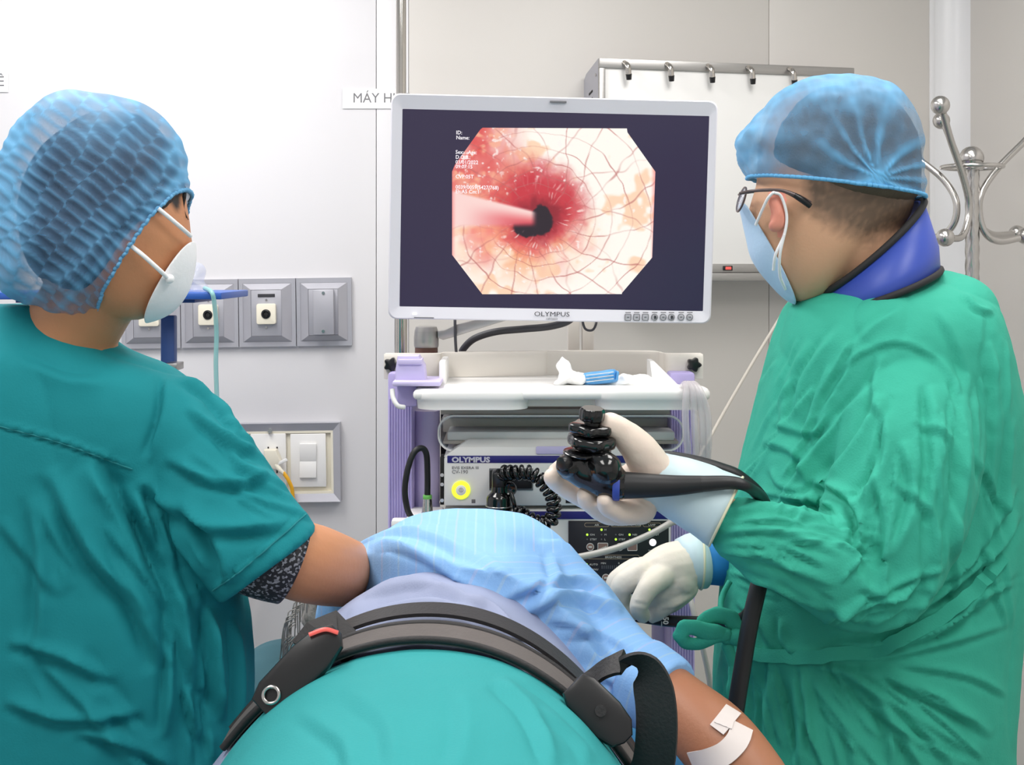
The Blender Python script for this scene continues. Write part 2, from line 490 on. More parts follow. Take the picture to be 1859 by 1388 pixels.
def egg(outline, centre, d, dh, nt=28, nphi=84, dback=None, e=1.0, mod=None):
    """rounded solid whose silhouette is 'outline' (picture points) at depth d, half thickness dh"""
    D = catmull_closed(outline, 600) - np.array(centre)
    ang = np.arctan2(D[:, 1], D[:, 0]); R = np.hypot(D[:, 0], D[:, 1])
    o = np.argsort(ang); ang, R = ang[o], R[o]
    ang = np.concatenate([ang - 2 * math.pi, ang, ang + 2 * math.pi]); R = np.tile(R, 3)
    vs = []; fs = []
    dback = dback or dh
    ts = [math.pi * i / nt for i in range(nt + 1)]
    if nt > 100:      # fine shells: even steps both near the poles and near the rim
        h_ = nt // 4
        half = sorted([math.pi / 2 * i / h_ for i in range(h_ + 1)] + [math.asin((i / h_) ** (1 / e)) for i in range(1, h_)])
        ts = half + [math.pi - t for t in half[-2::-1]]; nt = len(ts) - 1
    for t in ts:
        for k in range(nphi):
            ph = -math.pi + 2 * math.pi * k / nphi
            rr = np.interp(ph, ang, R) * max(math.sin(t), 1e-3) ** e
            if mod: rr *= mod(t, ph)
            p = P(centre[0] + rr * math.cos(ph), centre[1] + rr * math.sin(ph), d)
            p.y += -(dh if t < math.pi / 2 else dback) * math.cos(t)
            vs.append(p)
    for i in range(nt):
        for k in range(nphi):
            k2 = (k + 1) % nphi; fs.append((i * nphi + k, i * nphi + k2, (i + 1) * nphi + k2, (i + 1) * nphi + k))
    fs.append(tuple(range(nphi))); fs.append(tuple(nt * nphi + k for k in range(nphi - 1, -1, -1)))
    return vs, fs
def stroke_disp(co, no, strokes):
    """cloth folds: each stroke = (picture points, width px, height m); pushes the near side of the cloth out or in"""
    pp = proj(co); disp = np.zeros(len(co))
    view = co - np.array([0, 0, H]); view /= np.linalg.norm(view, axis=1)[:, None]
    facing = np.clip((-(no * view).sum(1)) * 2.5, 0, 1)
    for pts, w, amp in strokes:
        C = catmull(pts, max(8, (len(pts) - 1) * 6))
        lo = C.min(0) - 4 * w; hi = C.max(0) + 4 * w
        sel = np.where((pp[:, 0] > lo[0]) & (pp[:, 0] < hi[0]) & (pp[:, 1] > lo[1]) & (pp[:, 1] < hi[1]) & (facing > 0))[0]
        if not len(sel): continue
        q = pp[sel]; best = np.full(len(sel), 1e9); sgn = np.zeros(len(sel)); par = np.zeros(len(sel))
        for s in range(len(C) - 1):
            a, b = C[s], C[s + 1]; ab = b - a; L2 = max((ab ** 2).sum(), 1e-9)
            t = np.clip(((q - a) @ ab) / L2, 0, 1); dv = q - (a + t[:, None] * ab)
            dd = np.hypot(dv[:, 0], dv[:, 1]); m = dd < best
            best[m] = dd[m]; sgn[m] = np.sign(ab[0] * dv[m, 1] - ab[1] * dv[m, 0]); par[m] = (s + t[m]) / (len(C) - 1)
        sd = best * sgn
        taper = np.clip(np.minimum(par, 1 - par) * 5, 0.0, 1) ** 0.7
        prof = np.exp(-np.abs(sd / w) ** 1.3) - 0.85 * np.exp(-np.abs((sd - 1.3 * w) / (0.7 * w)) ** 1.3)
        disp[sel] += amp * prof * taper * facing[sel]
    return disp
def noise_disp(co, scale, amp, seed=0.0, stretch=(1, 1, 1)):
    s = np.array(stretch) * scale
    return np.array([noise.noise(Vector(c * s + seed)) for c in co]) * amp
def ridge_disp(co, scale, amp, seed=0.0, stretch=(1, 1, 1), warp=0.35):
    """creased cloth: sharp narrow valleys between soft swells"""
    s = np.array(stretch) * scale; out = np.empty(len(co))
    for i, c in enumerate(co * s + seed):
        v = Vector(c); q = v + noise.noise_vector(v * 0.7) * warp
        out[i] = 0.5 - math.exp(-abs(noise.noise(q)) * 7.0)
    return out * amp
def get_co(me):
    a = np.empty(len(me.vertices) * 3); me.vertices.foreach_get('co', a); return a.reshape(-1, 3)
def get_no(me):
    a = np.empty(len(me.vertices) * 3); me.vertex_normals.foreach_get('vector', a) if hasattr(me, 'vertex_normals') else me.vertices.foreach_get('normal', a)
    return a.reshape(-1, 3)
def set_co(me, a):
    me.vertices.foreach_set('co', np.ascontiguousarray(a).ravel()); me.update()
def remesh(geos, voxel, smooth=4):
    """one continuous skin over overlapping solids"""
    vs = []; fs = []
    for v, f in geos:
        o = len(vs); vs += [tuple(x) for x in v]; fs += [tuple(i + o for i in q) for q in f]
    me = mesh_of(vs, fs); fix_normals(me)
    o = bpy.data.objects.new('tmp', me); COL.objects.link(o)
    r = o.modifiers.new('r', 'REMESH'); r.mode = 'VOXEL'; r.voxel_size = voxel; r.adaptivity = 0
    if smooth:
        s = o.modifiers.new('s', 'SMOOTH'); s.factor = 0.5; s.iterations = smooth
    dg = bpy.context.evaluated_depsgraph_get()
    out = bpy.data.meshes.new_from_object(o.evaluated_get(dg))
    bpy.data.objects.remove(o, do_unlink=True); bpy.data.meshes.remove(me)
    out.materials.clear()
    return out
def cloth(name, geos, voxel, smooth, m, parent, strokes=(), noises=(), cut=None):
    me = remesh(geos, voxel, smooth)
    if cut: bisect(me, cut)
    co = get_co(me); no = get_no(me)
    d = np.zeros(len(co))
    if strokes: d += stroke_disp(co, no, strokes)
    for q in noises: d += (ridge_disp(co, *q[:4]) if len(q) == 5 else noise_disp(co, *q))
    set_co(me, co + no * d[:, None])
    return link(name, me, m, parent)
def bisect(me, cuts):
    """cut away what lies on the positive side of each plane (point, normal)"""
    bm = bmesh.new(); bm.from_mesh(me)
    for p, n in cuts:
        bmesh.ops.bisect_plane(bm, geom=bm.verts[:] + bm.edges[:] + bm.faces[:], plane_co=p, plane_no=n, clear_outer=True)
    bm.to_mesh(me); bm.free()
def plane_px(a, b, d, flip=False):
    """plane through two picture points at depth d, containing the depth axis; normal on the right-hand side of a->b in the picture"""
    A, B = P(a[0], a[1], d), P(b[0], b[1], d)
    t = (B - A).normalized(); n = t.cross(Vector((0, 1, 0)))
    return (A, -n if flip else n)
def boundary_loop(me):
    bm = bmesh.new(); bm.from_mesh(me)
    es = [e for e in bm.edges if len(e.link_faces) == 1]
    if not es: bm.free(); return []
    adj = {}
    for e in es:
        a, b = e.verts; adj.setdefault(a.index, []).append(b.index); adj.setdefault(b.index, []).append(a.index)
    pos = {v.index: v.co.copy() for v in bm.verts}; bm.free()
    best = []
    seen = set()
    for s in adj:
        if s in seen: continue
        loop = [s]; seen.add(s); cur = s
        while True:
            nx = [k for k in adj[cur] if k not in seen]
            if not nx: break
            cur = nx[0]; seen.add(cur); loop.append(cur)
        if len(loop) > len(best): best = loop
    return [pos[i] for i in best]
def sheet(name, rows, nc, nr, m, parent=None, thick=0.004, strokes=(), noises=()):
    """cloth sheet through rows of world points"""
    R = np.array([catmull([tuple(p) for p in row], nc) for row in rows])
    G = np.stack([catmull([tuple(x) for x in R[:, j]], nr) for j in range(nc)], 1)
    vs = G.reshape(-1, 3); fs = []
    for i in range(nr - 1):
        for j in range(nc - 1):
            fs.append((i * nc + j, i * nc + j + 1, (i + 1) * nc + j + 1, (i + 1) * nc + j))
    me = mesh_of(vs, fs)
    co = get_co(me); no = get_no(me)
    if no[:, 2].mean() < 0: me.flip_normals(); me.update(); no = get_no(me)
    d = np.zeros(len(co))
    if strokes: d += stroke_disp(co, no, strokes)
    for sc, am, sd, st in noises: d += noise_disp(co, sc, am, sd, st)
    set_co(me, co + no * d[:, None])
    o = link(name, me, m, parent)
    if thick:
        s = o.modifiers.new('thickness', 'SOLIDIFY'); s.thickness = thick; s.offset = -1
    return o
# ================================================================== the room
WY = 3.6                                   # back wall
TH = math.radians(14)                      # the wall panel right of the pole stands turned away
W0 = Vector((P(742, 0, WY).x, WY, 0)); WE = Vector((math.cos(TH), math.sin(TH), 0)); WN = Vector((math.sin(TH), -math.cos(TH), 0))
def wr(t, z, off=0.0):
    p = W0 + WE * t + WN * off; return Vector((p.x, p.y, z))
def wr_t(px, off=0.0):
    """distance along the turned wall at a picture column"""
    k = (px - CX) / F; o = W0 + WN * off
    return (k * o.y - o.x) / (WE.x - k * WE.y)
TC = wr_t(1735)
corner = wr(TC, 0)
RWX = Vector((math.sin(TH), -math.cos(TH), 0))      # right wall runs back towards the camera

fl = structure(box('floor', (0.0, 1.3, -0.05), (5.4, 6.4, 0.1), 'floor_vinyl', bevel=0))
ce = structure(box('ceiling', (0.0, 1.3, CEIL + 0.05), (5.4, 6.4, 0.1), 'ceiling_white', bevel=0))
# back wall, left part: backing + separate sandwich panels with narrow joints
wb = structure(box('wall_back', ((-2.5 + W0.x) / 2, WY + 0.06, CEIL / 2), (W0.x + 2.5, 0.08, CEIL), 'trim_white', bevel=0))
xs = [-2.5, P(683, 0, WY).x - 1.35, P(683, 0, WY).x, W0.x]
for a, b in zip(xs[:-1], xs[1:]):
    box('panel', ((a + b) / 2, WY + 0.01, CEIL / 2), (b - a - 0.0018, 0.02, CEIL - 0.002), 'wall_white', wb, bevel=0.0008)
RZ = Matrix.Rotation(TH, 3, 'Z')
wq = structure(box('wall_back_right', wr(TC / 2, CEIL / 2, -0.06), (TC, 0.08, CEIL), 'trim_white', bevel=0, rot=RZ))
ts = [0, wr_t(1396), TC]
for a, b in zip(ts[:-1], ts[1:]):
    box('panel', wr((a + b) / 2, CEIL / 2, -0.01), (b - a - 0.0018, 0.02, CEIL - 0.002), 'wall_shaded', wq, bevel=0.0008, rot=RZ)
RL = 4.6
rwc = corner + RWX * (RL / 2) + WE * 0.05
structure(box('wall_right', (rwc.x, rwc.y, CEIL / 2), (0.1, RL, CEIL), 'wall_shaded', bevel=0, rot=RZ))
structure(box('wall_left', (-2.45, 1.3, CEIL / 2), (0.1, 4.7, CEIL), 'wall_white', bevel=0))
# coved corner moulding
cv = []
for k in range(9):
    a = math.radians(90 * k / 8); cv.append((-0.075 + 0.075 * math.sin(a), 0.075 - 0.075 * math.cos(a)))
cvv = []
for z in (0.0, CEIL):
    for u, w in cv:
        p = corner + WE * u + WN * (0.002 + w); cvv.append((p.x, p.y, z))
    p = corner + WE * 0.0 + WN * 0.0; cvv.append((p.x, p.y, z))
nn = len(cv) + 1
me = mesh_of(cvv, [(i, (i + 1) % nn, nn + (i + 1) % nn, nn + i) for i in range(nn)] + [tuple(range(nn)), tuple(range(2 * nn - 1, nn - 1, -1))])
fix_normals(me)
structure(link('trim_1', me, 'trim_white', auto=40))
for u, nm in ((-0.082, 'trim_2'),):
    structure(box(nm, wr(TC + u, CEIL / 2, 0.003), (0.014, 0.006, CEIL), 'trim_white', bevel=0.001, rot=RZ))
# ceiling light panels
for i, (lx, ly, pw, sx, sy) in enumerate(LIGHTS):
    w = ['over the wall outlets', 'over the endoscopy cart', 'behind the left person', 'behind the right person'][i]
    t = thing('ceiling_light', 'flat white ceiling light panel ' + w, 'light', (lx, ly, CEIL), group='ceiling light panels')
    box('diffuser', (lx, ly, CEIL - 0.008), (sx, sy, 0.012), 'lamp_diffuser', t, bevel=0.001)
    ringframe('frame', rect(sx + 0.05, sy + 0.05), rect(sx - 0.01, sy - 0.01), (lx, ly, CEIL - 0.001), 0.018, 'aluminium', t, rot=Matrix.Rotation(-math.pi / 2, 3, 'X'))

# ================================================================== wall fittings, left
ROLL = Matrix.Rotation(math.radians(-0.8), 3, 'Y')
def roll_pt(px, py):      # fittings hang a hair out of level
    return P(px, py, WY)
PLT = ['half hidden behind the blue stand and the mask', 'crossed by the hanging pale green tube', 'between the tube and the blank plate', '']
edges = [222, 330, 435, 539, 640]
for i in range(4):
    x0, x1 = edges[i], edges[i + 1]
    yc = 567 - (x0 - 430) * 0.0145
    c = P((x0 + x1) / 2, yc, WY); w = U(x1 - x0 - 1.5, WY); h = U(123, WY)
    if i < 3:
        t = thing('gas_outlet', 'grey wall gas outlet with cream socket ' + PLT[i], 'gas outlet', (c.x, WY, c.z - h / 2), group='gas outlets in the row on the wall')
    else:
        t = thing('blank_plate', 'grey metal blank cover plate at the right end of the outlet row', 'wall plate', (c.x, WY, c.z - h / 2))
    fc = Vector((c.x, WY - 0.014, c.z))
    o1, o2, o3 = rect(w, h), rect(w * 0.86, h * 0.86), rect(w * 0.52, h * 0.62)
    ringframe('rim', o1, o2, fc, 0.014, 'aluminium', t, rot=ROLL)
    ringframe('bevelled_frame', rect(w * 0.86, h * 0.86), rect(w * 0.54, h * 0.68), fc + Vector((0, 0.001, 0)), 0.012, 'aluminium', t, rot=ROLL, front=-0.016)
    fc = fc + Vector((0, -0.031, 0))
    box('back_plate', fc + Vector((0, 0.02, 0)), (w * 0.535, 0.006, h * 0.675), 'aluminium', t, bevel=0.0008, rot=ROLL)
    if i < 3:
        prism('socket', rrect(w * 0.34, w * 0.36, 0.006), fc + Vector((0.001, 0.006, -h * 0.015)), 0.014, 'cream', t, rot=ROLL)
        lathe('socket_ring', [(0.0125, 0), (0.0125, 0.003), (0.008, 0.004), (0.006, 0.001)], fc + Vector((0.001, 0.007, -h * 0.015)), (0, -1, 0), 'black_plastic', t)
        cyl('socket_hole', fc + Vector((0.001, 0.0065, -h * 0.015)), fc + Vector((0.001, 0.0058, -h * 0.015)), 0.0055, 'dark_slot', t)
        box('label_strip', fc + Vector((0, 0.016, h * 0.255)), (w * 0.3, 0.002, h * 0.045), 'print_dark', t, bevel=0.0004, rot=ROLL)
        for sz in (0.19, -0.215):
            cyl('screw', fc + Vector((0, 0.0175, h * sz)), fc + Vector((0, 0.0145, h * sz)), 0.003, 'steel', t, n=12)
    else:
        box('cover', fc + Vector((0.003, 0.006, 0)), (w * 0.37, 0.018, h * 0.66), 'aluminium', t, bevel=0.002, rot=ROLL)
        for sz in (0.28, -0.275):
            cyl('screw', fc + Vector((0.003, -0.002, h * sz)), fc + Vector((0.003, -0.0055, h * sz)), 0.0042, 'steel', t, n=14)

# socket and switch box
c = P(520, 837, WY); w = U(200, WY); h = U(142, WY)
t = thing('switch_box', 'metal framed wall box with a cream socket and rocker switch below the outlets', 'switch box', (c.x, WY, c.z - h / 2))
fc = Vector((c.x, WY - 0.03, c.z))
ringframe('outer_frame', rect(w, h), rect(w * 0.87, h * 0.8), fc, 0.03, 'aluminium', t, rot=ROLL, front=0.008)
ringframe('inner_frame', rect(w * 0.87, h * 0.8), rect(w * 0.83, h * 0.74), fc + Vector((0, 0.008, 0)), 0.02, 'cream', t, rot=ROLL)
box('back_panel', fc + Vector((0, 0.022, 0)), (w * 0.86, 0.012, h * 0.78), 'cream', t, bevel=0.001, rot=ROLL)
sw = P(562, 833, WY)
so = P(490, 833, WY)
box('switch_plate', (sw.x, WY - 0.019, sw.z), (U(64, WY), 0.01, U(96, WY)), 'white_plastic', t, bevel=0.002, rot=ROLL)
rk = box('rocker', (sw.x, WY - 0.026, sw.z + U(14, WY)), (U(30, WY), 0.008, U(34, WY)), 'white_plastic', t, bevel=0.0015, rot=Matrix.Rotation(math.radians(5), 3, 'X'))
box('rocker', (sw.x, WY - 0.026, sw.z - U(16, WY)), (U(30, WY), 0.008, U(30, WY)), 'white_plastic', t, bevel=0.0015, rot=Matrix.Rotation(math.radians(-5), 3, 'X'))
sp = box('socket_plate', (so.x, WY - 0.019, so.z), (U(64, WY), 0.01, U(96, WY)), 'white_plastic', t, bevel=0.002, rot=ROLL)
for dx, dz in ((-8, 22), (8, 22), (0, 8), (-8, -20), (8, -20)):
    box('slot', (so.x + U(dx + 8, WY), WY - 0.0245, so.z + U(dz, WY)), (0.0035, 0.002, 0.008), 'dark_slot', sp, bevel=0)
cyl('frame_screw', P(490, 782, WY - 0.024), P(490, 782, WY - 0.031), 0.006, 'steel', t, n=14)
pl = thing('power_plug', 'cream power plug with a yellow cable in the wall socket', 'plug', P(492, 835, WY - 0.03))
prism('plug_body', [(-0.02, 0.022), (0.012, 0.022), (0.024, -0.006), (0.014, -0.03), (-0.016, -0.022)], P(492, 832, WY - 0.062), 0.036, 'cream', pl, bevel=0.004)
box('earth_clip', P(512, 838, WY - 0.058), (0.03, 0.006, 0.009), 'white_plastic', pl, bevel=0.002, rot=Matrix.Rotation(math.radians(-25), 3, 'Y'))
tube('strain_relief', [P(500, 842, WY - 0.055), P(508, 852, WY - 0.06), P(516, 860, WY - 0.06)], [0.007, 0.006, 0.005], 'cream', pl)
tube('cable', [P(514, 857, WY - 0.06), P(524, 872, WY - 0.06), P(531, 895, WY - 0.055), P(528, 950, WY - 0.05), P(470, 1040, WY - 0.05), P(400, 1200, WY - 0.05), (P(380, 0, WY).x, WY - 0.06, 0.02), (P(380, 0, WY).x - 0.3, WY - 0.1, 0.008)], 0.0052, 'yellow_cable', pl)

# paper signs on the wall
t = thing('wall_sign', 'white paper sign reading MÁY HÚT beside the monitor top', 'sign', P(670, 178, WY - 0.002))
box('paper', P(677, 179, WY - 0.0025), (U(110, WY), 0.001, U(36, WY)), 'paper', t, bevel=0)
text('lettering', 'MÁY HÚT', U(25, WY), P(640, 186, WY - 0.0034), 'print_grey', t, xs=0.95, ext=0.0002)
t = thing('wall_sign', 'white paper sign ending in Ê at the left picture edge', 'sign', P(-30, 148, WY - 0.002))
box('paper', P(-40, 149, WY - 0.0025), (U(110, WY), 0.001, U(36, WY)), 'paper', t, bevel=0)
text('lettering', 'Ê', U(26, WY), P(8, 156, WY - 0.0034), 'print_grey', t, align='RIGHT', ext=0.0002)

# ================================================================== drip stand behind the cart
d = 3.2
bx = P(728, 0, d).x
t = thing('drip_stand', 'chrome drip stand standing upright behind the monitor', 'drip stand', (bx, d, 0))
cyl('lower_pole', (bx, d, 0.06), (bx, d, 1.42), 0.0155, 'chrome', t)
cyl('upper_pole', (bx, d, 1.38), (bx, d, 2.115), 0.0125, 'chrome', t)
lathe('clamp_collar', [(0.02, 0), (0.022, 0.004), (0.022, 0.03), (0.018, 0.036)], (bx, d, 1.39), (0, 0, 1), 'chrome', t)
for s in (-1, 1):
    tube('hook', [(bx, d, 2.09), (bx + s * 0.05, d, 2.095), (bx + s * 0.085, d, 2.09), (bx + s * 0.1, d, 2.105), (bx + s * 0.1, d, 2.125)], 0.005, 'chrome', t)
for k in range(5):
    a = 2 * math.pi * k / 5 + 0.4
    e = (bx + 0.24 * math.cos(a), d + 0.24 * math.sin(a), 0.06)
    tube('foot', [(bx, d, 0.09), (bx + 0.1 * math.cos(a), d + 0.1 * math.sin(a), 0.085), e], 0.011, 'chrome', t)
    ball('caster', (e[0], e[1], 0.026), 0.026, 'black_rubber', t, sub=2)

# ================================================================== X-ray view box on the turned wall
OFF = 0.13
t0, t1 = wr_t(1086, OFF), wr_t(1548, OFF)
zt, zb = P(0, 106, wr(t0, 0, OFF).y).z, P(0, 511, wr(t0, 0, OFF).y).z
tw, hh = t1 - t0, zt - zb
t = thing('xray_view_box', 'steel framed white X-ray film view box on the wall behind the monitor', 'view box', wr((t0 + t1) / 2, zb, 0.0), rot=(0, 0, TH), world=False)
# local: x along the wall, y into the wall (negative = towards the room), z up from the bottom edge
sk = [( -OFF, 0), (-OFF, hh), (-0.02, hh * 0.955), (0.0, hh * 0.93), (0, 0.02)]
vs = [(sx * tw / 2, y, z) for sx in (-1, 1) for y, z in sk]; n5 = len(sk)
me = mesh_of(vs, [tuple(range(n5)), tuple(range(2 * n5 - 1, n5 - 1, -1))] + [(i, (i + 1) % n5, n5 + (i + 1) % n5, n5 + i) for i in range(n5)]); fix_normals(me)
cs = link('case', me, 'aluminium', t, auto=30)
for k in range(8):
    box('vent_slot', (-tw / 2 - 0.0005, -OFF * 0.5, hh * 0.86 - k * 0.02), (0.002, 0.032, 0.005), 'dark_slot', cs, bevel=0, rot=Matrix.Rotation(math.radians(-12), 3, 'X'))
for zz in (0.93, 0.2):
    cyl('screw', (-tw / 2 + 0.001, -OFF + 0.018, hh * zz), (-tw / 2 - 0.003, -OFF + 0.018, hh * zz), 0.004, 'steel', cs, n=12)
fw = 0.026
box('top_rail', (0, -OFF - 0.004, hh - fw / 2), (tw, 0.012, fw), 'steel_brushed', t, bevel=0.0015)
for s in (-1, 1):
    box('side_rail', (s * (tw / 2 - fw * 0.33), -OFF - 0.004, hh / 2), (fw * 0.66, 0.012, hh - 2 * fw), 'steel_brushed', t, bevel=0.0015)
box('bottom_rail', (0, -OFF - 0.004, 0.036), (tw, 0.012, 0.024), 'steel_brushed', t, bevel=0.0015)
box('film_ledge', (0, -OFF - 0.012, 0.012), (tw, 0.028, 0.022), 'steel_brushed', t, bevel=0.002)
box('diffuser', (0, -OFF - 0.001, hh / 2 + 0.01), (tw - 0.03, 0.006, hh - 0.06), 'white_plastic', t, bevel=0.001)
for px in (1131, 1208, 1282, 1355, 1430):
    lx = wr_t(px, OFF) - (t0 + t1) / 2
    ck = tube('film_clip', [(lx, -OFF - 0.012, hh - 0.01), (lx + 0.003, -OFF - 0.03, hh - 0.022), (lx + 0.006, -OFF - 0.03, hh - 0.045)], [0.007, 0.008, 0.008], 'chrome', t, flat=(Vector((0, 1, 0)), 0.6))
    cyl('clip_roller', (lx + 0.006, -OFF - 0.03, hh - 0.043), (lx + 0.008, -OFF - 0.026, hh - 0.058), 0.0085, 'buckle_black', ck, r2=0.007, n=14)
lx = wr_t(1318, OFF) - (t0 + t1) / 2
sw = box('switch', (lx, -OFF - 0.012, 0.036), (0.026, 0.008, 0.013), 'black_plastic', t, bevel=0.001)
box('switch_lens', (lx, -OFF - 0.0165, 0.036), (0.017, 0.004, 0.008), 'red_switch', sw, bevel=0.001)

# thin white cord hanging on the wall between the box and the cart
tag(tube('pull_cord', [P(1476, 455, 3.45), P(1440, 535, 3.42), P(1365, 660, 3.35), P(1290, 792, 3.25), P(1262, 860, 3.15), (P(1250, 0, 3.1).x, 3.1, 0.75), (P(1250, 0, 3.1).x, 3.1, 0.1), (P(1265, 0, 3.12).x, 3.14, 0.006)], 0.004, 'cord_white', n=8), 'thin pale cord running slantwise down in front of the wall', 'cord')

# ================================================================== coat stand
d = 3.3
cx = P(1765, 0, d).x
t = thing('coat_stand', 'stainless steel coat stand with ball tipped hooks behind the green gown', 'coat stand', (cx, d, 0))
zt = P(0, 290, d).z
# twisted pole
vs, fs = [], []
n, rows = 28, 160
z0, z1 = 0.05, zt
for i in range(rows + 1):
    z = z0 + (z1 - z0) * i / rows
    for k in range(n):
        a = 2 * math.pi * k / n
        r = 0.0165 * (1 + 0.06 * math.cos(6 * (a - z * 28)))
        vs.append((cx + r * math.cos(a), d + r * math.sin(a), z))
for i in range(rows):
    for k in range(n):
        k2 = (k + 1) % n; fs.append((i * n + k, i * n + k2, (i + 1) * n + k2, (i + 1) * n + k))
me = mesh_of(vs, fs); fix_normals(me); link('pole', me, 'steel', t)
ball('finial', P(1764, 287, d), U(22, d), 'steel', t)
lathe('finial_neck', [(0.026, 0), (0.028, 0.004), (0.026, 0.012)], (cx, d, P(0, 308, d).z), (0, 0, 1), 'steel', t)
rz = P(0, 303, d).z
ring = [(cx + 0.072 * math.cos(a), d + 0.072 * math.sin(a), rz) for a in np.linspace(0, 2 * math.pi, 24, endpoint=False)]
tube('hook_ring', ring, 0.0055, 'steel', t, res=72, closed=True)
def hook(upper_px, inner_px, lower_px, dd, top_ball, low_ball):
    pts = [P(*q) for q in upper_px]
    h = tube('hook', pts, 0.0085, 'steel', t, n=14, res=48)
    if top_ball: ball('hook_ball', P(*top_ball), U(16.5, d), 'steel', h)
    if low_ball: ball('hook_ball', P(*low_ball), U(16, d), 'steel', h)
hook([(1712, 205, 3.16), (1726, 255, 3.19), (1745, 310, 3.225), (1758, 360, 3.26), (1757, 400, 3.262), (1745, 430, 3.24), (1718, 432, 3.19)], 0, 0, 0, (1707, 191, 3.15), (1716, 431, 3.17))
hook([(1600, 240, 3.42), (1640, 268, 3.4), (1672, 292, 3.37), (1712, 325, 3.34), (1735, 362, 3.315), (1734, 400, 3.315), (1715, 425, 3.34), (1690, 432, 3.38)], 0, 0, 0, (1592, 232, 3.43), (1684, 434, 3.4))
hook([(1905, 210, 3.36), (1858, 258, 3.34), (1812, 305, 3.32), (1782, 350, 3.3), (1778, 390, 3.3), (1790, 425, 3.3), (1815, 438, 3.31), (1850, 432, 3.33)], 0, 0, 0, (1912, 200, 3.37), (1862, 428, 3.34))
hook([(1716, 230, 3.5), (1740, 290, 3.43), (1764, 350, 3.36), (1772, 400, 3.34), (1800, 425, 3.38), (1838, 425, 3.44)], 0, 0, 0, (1709, 219, 3.52), (1846, 424, 3.46))
for k in range(4):
    a = math.pi / 2 * k + 0.5
    tube('foot', [(cx, d, 0.12), (cx + 0.06 * math.cos(a), d + 0.06 * math.sin(a), 0.1), (cx + 0.15 * math.cos(a), d + 0.15 * math.sin(a), 0.03), (cx + 0.2 * math.cos(a), d + 0.2 * math.sin(a), 0.012)], 0.011, 'steel', t)

# ================================================================== blue stand behind the left person
d = 2.75
a, b = P(-140, 530, d), P(402, 530, d)
cxs = P(275, 0, d).x
t = thing('instrument_stand', 'blue metal instrument stand with a narrow top shelf behind the left person', 'stand', (cxs, d + 0.15, 0))
box('shelf', ((a.x + b.x) / 2, d + 0.14, P(0, 537, d).z), (b.x - a.x, 0.28, U(13, d)), 'blue_paint', t, bevel=0.003)
box('shelf_bracket', (P(180, 0, d).x, d + 0.14, P(0, 547, d).z), (U(330, d), 0.2, U(7, d)), 'blue_paint_dark', t, bevel=0.001)
box('post', (cxs, d + 0.14, 0.7), (U(26, d), 0.028, 1.28), 'blue_paint_dark', t, bevel=0.003)
box('post', (P(-60, 0, d).x, d + 0.14, 0.7), (U(26, d), 0.028, 1.28), 'blue_paint_dark', t, bevel=0.003)
box('lower_shelf', ((a.x + b.x) / 2 + 0.05, d + 0.14, 0.45), (b.x - a.x - 0.1, 0.28, 0.02), 'blue_paint', t, bevel=0.003)
box('metal_tray', P(316, 664, d + 0.1), (U(24, d), 0.06, U(14, d)), 'steel_brushed', t, bevel=0.002)
for px in (-60, 275):
    x = P(px, 0, d).x
    box('foot_bar', (x, d + 0.14, 0.075), (0.04, 0.4, 0.03), 'blue_paint_dark', t, bevel=0.003)
    for s in (-1, 1):
        cyl('caster', (x - 0.012, d + 0.14 + s * 0.17, 0.032), (x + 0.012, d + 0.14 + s * 0.17, 0.032), 0.032, 'black_rubber', t, n=18, bevel=0.004)
# clear face mask lying on the shelf
vs, fs = egg([(330, 530), (336, 500), (345, 478), (362, 476), (374, 490), (370, 510), (378, 528)], (354, 508), d + 0.06, 0.035, nt=16, nphi=36)
me = mesh_of(vs, fs); fix_normals(me)
set_co(me, get_co(me) + get_no(me) * noise_disp(get_co(me), 45, 0.004)[:, None])
tag(link('oxygen_mask', me, 'clear_plastic'), 'clear plastic breathing mask lying on the blue shelf', 'breathing mask')
tag(tube('oxygen_tube', [P(372, 523, d + 0.03), P(384, 530, d - 0.012), P(389, 550, d - 0.012), P(393, 600, d), P(392, 660, d), P(394, 730, d), P(400, 900, d), P(420, 1100, d + 0.02), (P(430, 0, d).x, d + 0.05, 0.4), (P(410, 0, d).x, d + 0.1, 0.012), (P(330, 0, d).x, d + 0.2, 0.008)], 0.0048, 'tube_teal', n=10, res=90), 'thin pale green oxygen tube hanging from the blue shelf end', 'tube')
# ================================================================== endoscopy cart
D0 = 2.56
cart = thing('endoscopy_cart', 'ivory and lavender endoscopy cart with a top tray carrying the monitor', 'medical cart', (P(980, 0, 2.75).x, 2.78, 0))
# ribbed left column: core + ribs
def column(x0, x1, y0, d, depth, name='column', ribs=0):
    a, b = P(x0, y0, d), P(x1, y0, d)
    zc0, zc1 = 0.14, a.z
    col = box(name, ((a.x + b.x) / 2, d + depth / 2, (zc0 + zc1) / 2), (b.x - a.x, depth, zc1 - zc0), 'lavender', cart, bevel=0.006)
    for k in range(ribs):
        x = a.x + (b.x - a.x) * (k + 0.7) / (ribs + 0.4)
        box('rib', (x, d - 0.0008, (zc0 + zc1) / 2 - 0.02), ((b.x - a.x) / ribs * 0.5, 0.004, zc1 - zc0 - 0.06), 'lavender', col, bevel=0.0012)
    return col
column(704, 750, 676, 2.6, 0.34, ribs=9)
column(1216, 1262, 676, 2.6, 0.34, ribs=9)
lathe('inner_post', [(0.026, 0), (0.026, 1.02)], (P(775, 0, 2.66).x, 2.66, 0.14), (0, 0, 1), 'lavender_pale', cart)
lathe('inner_post', [(0.026, 0), (0.026, 1.02)], (P(1206, 0, 2.72).x, 2.72, 0.14), (0, 0, 1), 'lavender_pale', cart)
